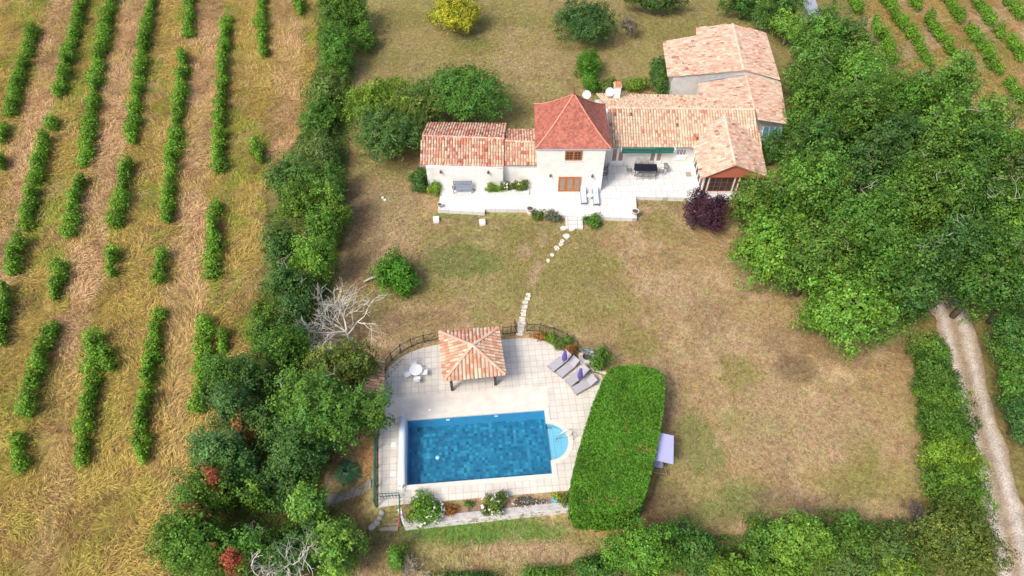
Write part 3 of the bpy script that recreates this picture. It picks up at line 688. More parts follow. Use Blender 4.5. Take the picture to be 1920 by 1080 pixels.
roof('house_roof', [([d1, d2, d3, d4], (0, -1)), ([d4, d3, (21.5, 57.5, 3.25), (18.8, 58.6, 2.95), d6], (-.18, 1))], [[d4, d3]], 'cream', 31)
fz = 3.0; f1 = P(1243, 79.7, fz); f2 = P(1252.8, 143.6, fz); fr_f = P(1394, 131, 4.5); fr_b = P(1373.6, 45, 4.5); f5 = P(1305.6, 53.3, 3.72); f6 = P(1305.6, 68.6, 3.70); f7 = P(1434.7, 61.7, 3.3); f8 = P(1461, 149, 3.3)
# the stepped left slope is laid as two strips
f6a = P(1305.6, 68.6, 3.70)
def onL(x, y): return (x, y, 3.0+(x-15.9)*(1.5/(23.1-15.9)))
yA = lambda x: fr_f[1]+(f2[1]-fr_f[1])*(x-fr_f[0])/(f2[0]-fr_f[0])
roof('barn_roof', [([onL(f2[0], f2[1]), onL(fr_f[0], fr_f[1]), onL(fr_b[0], 67.9), onL(f6[0], 67.35), onL(f1[0], f1[1])], (-1, 0)),
                   ([onL(f6[0], 67.36), onL(fr_b[0], 67.91), onL(fr_b[0], fr_b[1]), onL(f5[0], f5[1])], (-1, 0)),
                   ([(fr_f[0], fr_f[1], 4.5), f8, f7, (fr_b[0], fr_b[1], 4.5)], (1, 0))], [[(fr_f[0], fr_f[1], 4.53), (fr_b[0], fr_b[1], 4.53)]], 'pink', 41)
g1 = P(1398, 141.5, 3.72); g2 = P(1414, 203, 3.95); g3 = P(1309.7, 156, 3.1); g4 = P(1312.5, 183, 3.2); g5 = P(1462, 156, 2.85); g6 = P(1473.6, 231, 3.1); g7 = P(1422, 223, 3.85)
gl = (18.4, 57.9, 3.45)
roof('rear_wing_roof', [([g4, g2, g1, g3], (-1, -.02)), ([g2, g7, g6, g5, g1], (1, 0))], [[g1, g2], [g7, g6]], 'pink', 51)
# lead flashing between barn and rear wing
FL = mat('lead_flashing', (.30, .32, .38), .6, var=.15)
mb = MB()
for a_, b_ in ((g3, g1), (g1, g5)):
    mb.bar(Vector(a_)+Vector((0, .02, .14)), Vector(b_)+Vector((0, .02, .14)), .16, .12)
hp_(mb, 'flashing', FL)
# parapet slab on the roof end
o = hp_(MB().add([P(1402, 214, 3.9), P(1414, 210, 3.9), P(1413, 238, 3.5), P(1399, 242, 3.45)]+[P(1402, 214, 3.6), P(1414, 210, 3.6), P(1413, 238, 3.1), P(1399, 242, 3.1)], [(0, 3, 2, 1), (0, 4, 7, 3), (3, 7, 6, 2), (2, 6, 5, 1), (1, 5, 4, 0), (4, 5, 6, 7)]), 'roof_slab', mat('cement', (.58, .5, .4), .9, var=.1))
# tower roof: bell-cast pyramid
m, N, L, b = newmat('flat_red_tiles'); b.inputs['Roughness'].default_value = .75
tc = N.new('ShaderNodeTexCoord'); vo = N.new('ShaderNodeTexVoronoi'); vo.inputs['Scale'].default_value = 6.5; L.new(tc.outputs['Object'], vo.inputs['Vector'])
sx = N.new('ShaderNodeSeparateXYZ'); L.new(vo.outputs['Color'], sx.inputs[0])
rp = N.new('ShaderNodeValToRGB'); e = rp.color_ramp.elements; e[0].color = (.27, .075, .05, 1); e[1].color = (.44, .145, .10, 1); e[0].position = .1; e[1].position = .9; L.new(sx.outputs[0], rp.inputs[0])
nz = N.new('ShaderNodeTexNoise'); nz.inputs['Scale'].default_value = 1.6; nz.inputs['Detail'].default_value = 9; nz.inputs['Roughness'].default_value = .75; L.new(tc.outputs['Object'], nz.inputs['Vector'])
mr = N.new('ShaderNodeMapRange'); mr.inputs[1].default_value = .3; mr.inputs[2].default_value = .7; mr.inputs[3].default_value = .78; mr.inputs[4].default_value = 1.15; L.new(nz.outputs['Fac'], mr.inputs[0])
vm = N.new('ShaderNodeVectorMath'); vm.operation = 'SCALE'; L.new(rp.outputs[0], vm.inputs[0]); L.new(mr.outputs[0], vm.inputs['Scale']); L.new(vm.outputs[0], b.inputs['Base Color'])
bp = N.new('ShaderNodeBump'); bp.inputs['Strength'].default_value = .5; bp.inputs['Distance'].default_value = .03; L.new(vo.outputs['Distance'], bp.inputs['Height']); L.new(bp.outputs[0], b.inputs['Normal'])
RT = m
cx, cy, hx, hy = 5.3, 50.98, 3.27, 3.12; ez, az = 5.38, 8.75
cs = [(-1, -1), (1, -1), (1, 1), (-1, 1)]
prof = [(1-t, .62*t+.38*t*t*(1.5-.5*t)) for t in [k/16 for k in range(17)]]
mb = MB(); rings = []
for f, h in prof: rings.append([(cx+sx*hx*f, cy+sy*hy*f, ez+(az-ez)*h) for sx, sy in cs])
vs = [p for r_ in rings for p in r_]; fs = []
for i in range(len(prof)-1):
    for k in range(4): fs.append((i*4+k, i*4+(k+1) % 4, (i+1)*4+(k+1) % 4, (i+1)*4+k))
mb.add(vs, fs); mb.add([(cx+sx*hx, cy+sy*hy, ez) for sx, sy in cs]+[(cx+sx*hx, cy+sy*hy, ez-.1) for sx, sy in cs], [(4, 7, 6, 5)]+[(k, k+4, (k+1) % 4+4, (k+1) % 4) for k in range(4)])
tro = hp_(mb, 'tower_roof', RT)
hpm = mat('hip_tiles', (.60, .25, .17), .8, var=.2, scale=5)
for k in range(4):
    mb = MB()
    for i in range(len(prof)-1):
        a_, b_ = Vector(rings[i][k]), Vector(rings[i+1][k]); n = max(1, int((b_-a_).length/.35))
        for j in range(n): mb.bar(a_.lerp(b_, j/n)+Vector((0, 0, .02)), a_.lerp(b_, (j+1)/n)+Vector((0, 0, .02)), .15, .09, n=6, r2=.12)
    sub(mb, 'hip', hpm, tro)
sub(MB().lathe([(.11, 0), (.13, .1), (.05, .2), (.09, .3), (.04, .42), (.015, .75)], (cx, cy, az-.03), 10), 'finial', mat('dark_clay', (.2, .08, .06)), tro)
GUT = mat('zinc_gutter', (.42, .43, .46), .4, .6, var=.05)
def gutter(a_, b_, dp=None):
    o = hp_(MB().tube([a_, b_], .065, 6), 'gutter', GUT)
    if dp: sub(MB().tube([b_, (dp[0], dp[1], dp[2]), (dp[0], dp[1], TZ)], .045, 6), 'downpipe', GUT, o)
gutter((aL[0], aL[1]-.05, 2.60), (aR[0], aR[1]-.05, 2.53), (-.78, 48.46, 2.3)); gutter((l1[0]+.05, l1[1]-.05, 2.43), (l2[0]-.1, l2[1]-.05, 2.43))
gutter((d1[0], d1[1]-.06, 2.58), (16.6, 51.1, 2.55)); gutter((2.05, 47.78, 5.3), (8.55, 47.78, 5.3))
# doors and windows
GLS = mat('dark_glass', (.05, .055, .06), .12, var=.4, scale=2, spec=.8); GLB = mat('brown_curtain_glass', (.28, .20, .14), .3, var=.2, scale=3, spec=.7)
ORW = mat('orange_wood', (.42, .13, .03), .45, var=.2, scale=3, stretch=(1, 1, .3)); WHF = mat('white_frame', (.80, .79, .76), .5, var=.03); BRW = mat('brown_wood', (.16, .06, .03), .5, var=.2)
def opening(name, x0, x1, z0, z1, y, fm, gm, leafs=2, fw=.09, cross=0, low=0, mull=.07):
    """front facing opening in wall plane y"""
    f = MB(); f.box(x0, x1, y-.06, y+.02, z0, z0+fw+low).box(x0, x1, y-.06, y+.02, z1-fw, z1)
    f.box(x0, x0+fw, y-.06, y+.02, z0+fw+low+.001, z1-fw-.001).box(x1-fw, x1, y-.06, y+.02, z0+fw+low+.001, z1-fw-.001)
    for k in range(1, leafs):
        xm = x0+(x1-x0)*k/leafs; f.box(xm-mull, xm+mull, y-.055, y+.02, z0+fw+low+.001, z1-fw-.001)
    o = hp_(f, name, fm); g = MB()
    for k in range(leafs):
        a_ = x0+(x1-x0)*k/leafs+(fw if k == 0 else mull); b_ = x0+(x1-x0)*(k+1)/leafs-(fw if k == leafs-1 else mull)
        g2 = MB().box(a_-.002, b_+.002, y-.025, y+.01, z0+fw+low-.002, z1-fw+.002); sub(g2, 'pane', gm, o)
        if cross:
            c = MB()
            for j in range(1, cross): zz = z0+fw+low+(z1-z0-2*fw-low)*j/cross; c.box(a_, b_, y-.04, y-.026, zz-.015, zz+.015)
            xm = (a_+b_)/2; c.box(xm-.015, xm+.015, y-.043, y-.041+.014, z0+fw+low, z1-fw); sub(c, 'glazing_bars', fm, o)
    return o
opening('window', 4.62, 6.12, 4.1, 5.18, 47.81, ORW, GLS, 2, .11, 3)
opening('door', 4.2, 6.25, TZ+.05, 2.15, 47.81, ORW, GLB, 3, .12, 0, 0, .09)
for (xa, xb) in ((9.35, 10.5), (12.95, 14.1)):
    o = opening('door', xa, xb, TZ+.02, 2.42, 51.5, WHF, GLB, 2, .08, 0, .38, .11)
opening('window', 15.35, 16.3, 1.5, 2.35, 51.5, WHF, GLS, 3, .07, 2, 0, .03)
hp_(MB().box(15.3, 16.35, 51.40, 51.49, .95, 1.42).box(15.2, 16.45, 51.32, 51.49, 1.43, 1.49), 'window_sill', WHF)
hp_(MB().box(4.5, 6.24, 47.74, 47.80, 4.0, 4.09), 'window_sill', WHF)
LMP = mat('lamp_metal', (.07, .07, .075), .5)
for (x, z, y) in ((-6.45, 2.15, 48.52), (-2.15, 2.1, 48.52), (3.45, 2.35, 47.81), (7.2, 2.3, 47.81)):
    hp_(MB().lathe([(.03, 0), (.1, .05), (.11, .22), (.02, .32)], (x, y-.16, z-.1), 8).bar((x, y-.16, z+.2), (x, y, z+.15), .04), 'wall_lamp', LMP)
# awning
AW = mat('awning_green', (.012, .115, .085), .6, var=.1)
aw0, aw1 = 10.15, 15.0
o = hp_(MB().box(aw0, aw1, 51.0, 51.24, 2.42, 2.62), 'awning', AW)
mb = MB(); nn_ = 40
for k in range(nn_):
    a_ = aw0+.05+(aw1-aw0-.1)*k/nn_; w_ = (aw1-aw0-.1)/nn_
    mb.add([(a_, 50.99, 2.41), (a_+w_, 50.99, 2.41), (a_+w_, 50.95, 2.22), (a_+w_*.5, 50.94, 2.15), (a_, 50.95, 2.22)], [(0, 4, 3, 2, 1)])
sub(mb, 'valance', AW, o); sub(MB().box(aw0-.1, aw0, 50.98, 51.3, 2.36, 2.66), 'end_cap', WHF, o); sub(MB().box(aw1, aw1+.1, 50.98, 51.3, 2.36, 2.66), 'end_cap', WHF, o)
# chimney
cb = P(1156, 182, 3.4); o = hp_(MB().box(cb[0]-.32, cb[0]+.32, cb[1]-.1, cb[1]+.5, 2.9, 4.6), 'chimney', WHF)
sub(MB().box(cb[0]-.38, cb[0]+.38, cb[1]-.16, cb[1]+.56, 4.6, 4.7), 'chimney_slab', mat('cement', (.5, .4, .3)), o)
mb = MB()
for k in (-.2, 0, .2): mb.tube([(cb[0]+k, cb[1]-.15, 4.75), (cb[0]+k, cb[1]+.55, 4.75)], .1, 8)
sub(mb, 'chimney_tiles', mat('orange_clay', (.6, .22, .1), .8, var=.15), o)
# satellite dishes
def dish(u, v, z, label):
    p = P(u, v, z); r = empty('satellite_dish', p, rz=R(-10), label=label, cat='satellite dish', group='satellite dishes behind the roofs')
    mb = MB(); M_ = Matrix.Rotation(R(72), 4, 'X'); vs = []; fs = []; nn2 = 20
    for i in range(5):
        rr = .42*i/4
        for k in range(nn2): t = 2*math.pi*k/nn2; vs.append(M_ @ Vector((rr*math.cos(t), rr*1.08*math.sin(t), .35*rr*rr)))
    for i in range(4):
        for k in range(nn2): fs.append((i*nn2+k, i*nn2+(k+1) % nn2, (i+1)*nn2+(k+1) % nn2, (i+1)*nn2+k))
    mb.add(vs, fs); mb.build('reflector', mat('dish_grey', (.62, .66, .7), .5, var=.05), r, smooth=True)
    MB().bar((0, .1, 0), (0, .12, -1.0), .05, n=8).build('mast', GUT, r); MB().bar((0, 0, -.35), (0, -.5, -.2), .03, n=6).box(-.05, .05, -.58, -.48, -.24, -.14).build('arm', GUT, r)
dish(1100, 177, 3.7, 'grey blue satellite dish just right of the tower roof peak'); dish(1143.5, 172, 4.0, 'white satellite dish beside the white chimney')

# conservatory wing on the right
cons = empty('conservatory', (19.5, 47.4, 0), label='glazed conservatory wing with clay tile roof and red gable facing the terrace', cat='conservatory')
def cp(mb, name, m, **k): return wb(mb, name, m, cons, **k)
e1 = P(1314.7, 334.8, 2.7); e2 = P(1297, 260, 2.7); eR1 = P(1437, 331, 2.7); eR2 = P(1421, 256, 2.7); k1 = P(1379, 309.3, 4.2); k2 = P(1358, 217, 4.2)
mb = MB(); tile_slope(mb, [e1, k1, k2, e2], (-1, 0), PAL['pink'], seed=71); tile_slope(mb, [k1, eR1, eR2, k2], (1, 0), PAL['pink'], seed=72)
o = cp(mb, 'roof', TILE); r_ = MB(); ridge(r_, [k1, k2], seed=8); r_.v; ro_ = sub(r_, 'ridge', TILE, o)
sub(MB().bar(Vector(k2)+Vector((0, .02, 0)), Vector(e2)+Vector((0, .02, 0)), .14, .1).bar(Vector(k2), Vector(eR2), .14, .1), 'flashing', FL, o)
gy = e1[1]+.18
cp(MB().add([(e1[0]+.1, gy, 2.66), (eR1[0]-.1, gy, 2.66), (k1[0], gy+.12, 4.12), (e1[0]+.1, gy+.3, 2.66), (eR1[0]-.1, gy+.3, 2.66), (k1[0], gy+.32, 4.12)], [(0, 1, 2), (5, 4, 3), (0, 3, 4, 1), (1, 4, 5, 2), (2, 5, 3, 0)]), 'gable', mat('terracotta_gable', (.40, .12, .07), .8, var=.15, scale=4, stretch=(1, 1, 6)))
X0, X1, Y0, Y1 = 17.12, 22.1, 47.3, 51.5
cp(MB().box(X0, X1, Y0, Y1, -.3, .78), 'plinth', WHF)
cp(MB().box(X0+.05, X1-.05, Y0+.05, Y1, 2.5, 2.66), 'beam', BRW)
cp(MB().box(X0+.4, X1-.4, Y0+.5, Y1-.1, .781, .80), 'floor', mat('inner_floor', (.1, .07, .05)))
for x in (X0+.1, X0+.52, 19.95, 20.35, 21.95): cp(MB().box(x-.06, x+.06, Y0+.02, Y0+.12, .782, 2.5), 'post', WHF)
for (xa, xb, nl) in ((X0+.17, X0+.45, 1), (X0+.59, 19.88, 4), (20.02, 20.28, 1), (20.42, 21.88, 3)):
    f = MB(); f.box(xa, xb, Y0+.04, Y0+.1, .782, .9).box(xa, xb, Y0+.04, Y0+.1, 2.38, 2.499)
    for k in range(nl+1): xm = xa+(xb-xa)*k/nl; xm = min(max(xm, xa+.04), xb-.04); f.box(xm-.04, xm+.04, Y0+.035, Y0+.105, .901, 2.379)
    for j in (1, 2):
        zz = .9+1.48*j/3; f.box(xa, xb, Y0+.05, Y0+.09, zz-.015, zz+.015)
    o = cp(f, 'window', mat('red_brown_wood', (.24, .075, .035), .5, var=.2)); sub(MB().box(xa, xb, Y0+.065, Y0+.075, .9, 2.38), 'pane', GLS, o)
ws = [Y0+.12, Y0+1.05, Y0+1.95, Y0+2.85, Y0+3.7, Y1-.05]
for y in ws: cp(MB().box(X0+.02, X0+.12, y-.06, y+.06, .782, 2.5), 'post', WHF)
for a_, b_ in zip(ws[:-1], ws[1:]):
    f = MB().box(X0+.03, X0+.1, a_+.061, b_-.061, .782, .9).box(X0+.03, X0+.1, a_+.061, b_-.061, 2.38, 2.499).box(X0+.03, X0+.1, (a_+b_)/2-.05, (a_+b_)/2+.05, .901, 2.379)
    o = cp(f, 'window', BRW); sub(MB().box(X0+.065, X0+.075, a_+.06, b_-.06, .9, 2.38), 'pane', GLS, o)
# small lean-to with glass panes behind the conservatory
lt = empty('glass_lean_to', (24, 52.6, 0), label='grey lean-to with blue glass roof panes half hidden by the oaks', cat='lean-to')
q4 = [P(1428, 256, 2.2), P(1466, 258, 2.2), P(1464, 238, 2.9), P(1432, 238, 2.9)]
wb(MB().box(23.3, 25.4, 53.1, 54.5, 0, 2.0), 'wall', GREYW, lt)
mb = MB(); Aq = [Vector(p) for p in q4]
wb(MB().add([tuple(p) for p in Aq]+[tuple(p-Vector((0, 0, .08))) for p in Aq], [(0, 1, 2, 3), (7, 6, 5, 4)]+[(i, i+4, (i+1) % 4+4, (i+1) % 4) for i in range(4)]), 'glass_panes', mat('blue_glass', (.06, .13, .16), .15, var=.3, spec=.8), lt)
mb = MB()
for k in range(4): t = k/3; mb.bar(Aq[0].lerp(Aq[1], t)+Vector((0, 0, .03)), Aq[3].lerp(Aq[2], t)+Vector((0, 0, .03)), .06)
wb(mb, 'glazing_bars', GUT, lt)

# ------------------------------------------------------------------ pool house and shed
ph = empty('pool_house', (-2.9, 28.8, 0), label='open pool house with square pyramid clay tile roof on dark posts', cat='pool house')
c4 = [P(832, 714.8, 2.35), P(947.6, 702.8, 2.35), P(934.3, 615, 2.35), P(823.6, 622, 2.35)]; ap = P(886, 648.6, 3.3)
mb = MB(); dirs = [(math.sin(an), -math.cos(an)), (math.cos(an), math.sin(an)), (-math.sin(an), math.cos(an)), (-math.cos(an), -math.sin(an))]
for k in range(4): tile_slope(mb, [c4[k], c4[(k+1) % 4], ap], dirs[k], PAL['pool'], pitch=.27, seed=81+k)
o = wb(mb, 'roof', TILE, ph)
for k in range(4): r_ = MB(); ridge(r_, [Vector(c4[k])+Vector((0, 0, .07)), Vector(ap)+Vector((0, 0, .1))], r=.12, pal=[((.64, .36, .26), 3), ((.66, .46, .34), 2)], seed=90+k); sub(r_, 'hip', TILE, o)
DKW = mat('dark_timber', (.07, .05, .04), .7, var=.3, scale=4)
for u, v in ((848, 731), (929, 721)):
    p = P(u, v, 0); wb(MB().box(-.1, .1, -.1, .1, 0, 2.3, Matrix.Translation(p) @ Matrix.Rotation(an, 4, 'Z')), 'post', DKW, ph)
for p in ((-4.85, 30.0), (-1.6, 30.35)): wb(MB().box(-.1, .1, -.1, .1, 0, 2.3, Matrix.Translation((*p, 0)) @ Matrix.Rotation(an, 4, 'Z')), 'post', DKW, ph)
sh = empty('garden_shed', (-10.3, 28, 0), label='small shed with clay tile roof half covered by the trees left of the pool terrace', cat='shed')
s4 = [P(660, 742, 2.0), P(718, 737, 2.0), P(718, 676, 2.0), P(685, 671, 2.0)]
mb = MB(); s1 = P(719, 736, 2.0); s2 = P(719, 680, 2.0); s3 = P(686, 671, 2.55); s5 = P(678, 738, 2.55)
tile_slope(mb, [s1, s2, s3, s5], (1, .05), PAL['pool'], pitch=.27, seed=96)
wb(mb, 'roof', TILE, sh); wb(MB().box(s5[0]-.8, s1[0]-.3, s1[1]+.4, s2[1]-.3, -1, 2.0), 'wall', mat('shed_wall', (.4, .36, .3), .9), sh)

# ================================================================== vegetation
LC = {'oak': (.105, .225, .030), 'bright': (.142, .30, .038), 'dark': (.086, .19, .038), 'blue': (.092, .205, .050), 'yellow': (.36, .42, .035), 'lime': (.19, .325, .035), 'laurel': (.090, .25, .020), 'purple': (.060, .026, .045),
      'red': (.42, .11, .055), 'orange': (.36, .17, .05), 'olive': (.140, .215, .042), 'vine': (.140, .325, .028), 'grey': (.20, .19, .13), 'lav': (.16, .19, .12)}
def crown(seed, rad, n, leaf, colr, nb=36, bot=-.45, rmin=.55, rmax=.84, br=(.2, .36), down=0, lump=1, cvar=.22):
    rg = np.random.RandomState(seed)
    d = unit(rg.normal(size=(nb*3, 3))); d = d[d[:, 2] > bot][:nb]; k = len(d)
    c = d*rg.uniform(rmin, rmax, (k, 1)); rr = rg.uniform(br[0], br[1], k)*lump; bc = rg.uniform(1-cvar, 1+cvar, k); by = rg.uniform(-1, 1, k)
    nt_ = max(20, n//11); i = rg.randint(0, k, nt_); e_ = unit(rg.normal(size=(nt_, 3))); fr_ = rg.uniform(.6, 1.06, (nt_, 1))**.6
    p = c[i]+e_*rr[i][:, None]*fr_
    dd = unit(p); az = np.arctan2(dd[:, 1], dd[:, 0]); fq = rg.uniform(0, 6.28, 4); wob_ = 1+.10*np.sin(2*az+fq[0])+.09*np.sin(3*az+fq[1])+.07*np.sin(5*az+fq[2]+2*dd[:, 2])+.05*np.sin(9*az+fq[3])
    keep = (np.linalg.norm(p, axis=1) > .42) & (p[:, 2] > -.75); p = p*wob_[:, None]; p = p[keep]; e_ = e_[keep]; i = i[keep]; tw = rg.uniform(.72, 1.28, len(p))
    j = rg.randint(0, len(p), n); p = p[j]; e_ = e_[j]; i = i[j]; n2 = n; off = rg.normal(size=(n, 3))*leaf*.85; off += e_*leaf*.5
    # inner foliage so that the crown is not hollow
    ni = int(n*.12); q_ = unit(rg.normal(size=(ni, 3)))*rg.uniform(.35, .62, (ni, 1)); q_ = q_[q_[:, 2] > -.5]; ni = len(q_)
    P_ = np.concatenate([p, q_]); nr = np.concatenate([e_*.7+p*.5, q_])+rg.normal(size=(n2+ni, 3))*.45; nr[:, 2] += .35
    ra = np.array(rad); P_ = P_*ra; P_[:n2] += off; P_[:, 2] = np.maximum(P_[:, 2], -ra[2]*.97)
    sz = leaf*rg.uniform(.6, 1.35, n2+ni); sz[n2:] *= 2.2
    cc = np.array(colr)[None, :]*np.ones((n2+ni, 1)); f = np.ones(n2+ni); f[:n2] = bc[i]*tw[j]; f *= rg.uniform(.78, 1.25, n2+ni)
    yl = np.zeros(n2+ni); yl[:n2] = by[i]*.12; cc = cc*f[:, None]; cc[:, 0] *= 1+yl+rg.uniform(-.12, .18, n2+ni); cc[:, 2] *= 1-yl
    return leaves(P_, nr, sz, cc, rg, down=down)
BARK = mat('bark', (.16, .13, .10), .9, var=.35, scale=8, bump=.5, stretch=(4, 4, 1)); PALEB = mat('pale_bark', (.42, .38, .32), .9, var=.25, scale=8); TWIG = mat('grey_twig', (.27, .27, .21), .9, var=.2, scale=8); DEADB = mat('dead_wood', (.50, .47, .42), .9, var=.2, scale=8)
def trunk(root, h, rad, zc, m, seed, r0=None):
    rnd = random.Random(seed); r0 = r0 or max(.05, .021*h); mb = MB()
    mb.tube([(0, 0, -.3), (rnd.uniform(-.1, .1)*h*.1, rnd.uniform(-.1, .1)*h*.1, h*.25), (0, 0, zc-rad[2]*.3), (0, 0, zc+rad[2]*.2)], [r0*1.3, r0, r0*.8, r0*.4], 8)
    for k in range(7):
        a_ = 2*math.pi*k/7+rnd.uniform(-.3, .3); z = h*.25+rnd.uniform(0, .3)*(zc-h*.25); zz = zc+rnd.uniform(-.1, .45)*rad[2]; f = rnd.uniform(.45, .72)
        e_ = (math.cos(a_)*rad[0]*f, math.sin(a_)*rad[1]*f, zz)
        mb.tube([(0, 0, z), (e_[0]*.5, e_[1]*.5, z+(zz-z)*.6), e_], [r0*.6, r0*.4, r0*.12], 6)
    return mb.build('trunk', m, root, smooth=True)
_seed = [100]
def tree(name, u, v, ru, rv, h, colr, label, cat='tree', group=None, leaf=.2, dens=1.0, bark=None, flat=.46, sides=1.0, trunk_r=None, dead=0, **kw):
    """crown centred on sight point (u,v) with half sizes in photo pixels; h = overall height"""
    _seed[0] += 1; s = _seed[0]
    rz = h*flat; zc0 = h-rz; p = G(u, v, zc0); k = ppm(p); r_ = ray(u, v); ln = math.sqrt(sum(x*x for x in r_)); dn = -r_[2]/ln; fw = r_[1]/ln
    rx = ru/k*1.03; ry = math.sqrt(max((rv/k)**2-(rz*fw)**2, (.5*rv/k)**2))/dn*1.03
    g = float(gz(p[0], p[1])); root = empty(name, (p[0], p[1], g), label=label, cat=cat, group=group)
    area = math.pi*rx*ry+2*math.pi*math.sqrt(rx*ry)*rz*.6
    n = int(min(42000, max(500, dens*area*5.2/(leaf*leaf))))
    nb = int(max(14, min(120, area*1.1)));  br = kw.pop('br', None) or ((.16, .30) if nb > 60 else (.2, .38))
    V, Q, Cc = crown(s, (rx, ry, rz), n, leaf, LC[colr], nb=nb, br=br, **kw); V[:, 2] += zc0
    tn = random.Random(s*7); tf = tn.uniform(.84, 1.18); co_ = numesh('crown', V, Q, Cc, LEAF, root); co_.color = (tf*tn.uniform(.88, 1.14), tf, tf*tn.uniform(.85, 1.2), 1)
    trunk(root, h, (rx, ry, rz), zc0, bark or BARK, s, trunk_r)
    if dead:
        rnd = random.Random(s)
        for _ in range((dead+1)//2):
            mb = MB()
            a_ = rnd.uniform(0, 6.28); f = rnd.uniform(.2, .8); x, y = rx*f*math.cos(a_), ry*f*math.sin(a_); z = zc0+rz*math.sqrt(max(0, 1-f*f))*.8
            pts = [Vector((x, y, z))]
            for j in range(4): pts.append(pts[-1]+Vector((rnd.uniform(-.5, .5), rnd.uniform(-.5, .5), rnd.uniform(.0, .35))))
            mb.tube(pts, [.03, .027, .022, .016, .01], 4); mb.tube([pts[2], pts[2]+Vector((rnd.uniform(-.6, .6), rnd.uniform(-.6, .6), .3))], [.025, .01], 4)
            mb.build('dead_branch', TWIG, root)
    return root
def bush(name, u, v, ru, rv, h, colr, label, cat='bush', group=None, leaf=.13, dens=1.0, flowers=None, **kw):
    _seed[0] += 1; s = _seed[0]; rz = h*.55; zc0 = h-rz; p = G(u, v, zc0); k = ppm(p); r_ = ray(u, v); ln = math.sqrt(sum(x*x for x in r_)); dn = -r_[2]/ln; fw = r_[1]/ln
    rx = ru/k*1.03; ry = math.sqrt(max((rv/k)**2-(rz*fw)**2, (.5*rv/k)**2))/dn*1.03; g = kw.pop('base', None)
    g = float(gz(p[0], p[1])) if g is None else g
    area = math.pi*rx*ry+2*math.pi*math.sqrt(rx*ry)*rz*.7; n = int(min(30000, max(260, dens*area*5.5/(leaf*leaf))))
    V, Q, Cc = crown(s, (rx, ry, rz), n, leaf, LC[colr], nb=int(max(12, min(70, area*3))), bot=-.7, **kw); V[:, 2] += zc0
    if flowers:
        rg = np.random.RandomState(s); fc, nf, fs_ = flowers; d = unit(rg.normal(size=(nf, 3))); d[:, 2] = np.abs(d[:, 2])
        cl = np.repeat(d[:max(1, nf//5)], 5, 0)[:nf]; d = unit(cl+rg.normal(size=cl.shape)*.14)
        pp = d*np.array((rx, ry, rz))*.98; pp[:, 2] += zc0
        v2, q2_, c2_ = leaves(pp, d+np.array((0, -.3, .8)), np.full(len(pp), fs_)*rg.uniform(.6, 1.3, len(pp)), np.tile(np.array(fc), (len(pp), 1)), rg, aspect=1)
    o = numesh(name, V, Q, Cc, LEAF); o.location = (p[0], p[1], g); tag(o, label, cat, group)
    if flowers:
        root = empty(name, (p[0], p[1], g), label=label, cat=cat, group=group)
        for key in ('label', 'category', 'group'):
            if key in o: del o[key]
        o.name = 'foliage'; o.location = (0, 0, 0); o.parent = root; root.name = name
        numesh('blossom', v2, q2_, c2_, LEAF, root)
        return root
    return o
HG = 'trees and shrubs of the boundary hedge between vineyard and garden'
def hedge_tree(*a_, **k): return tree('hedge_tree', *a_, group=HG, **k)
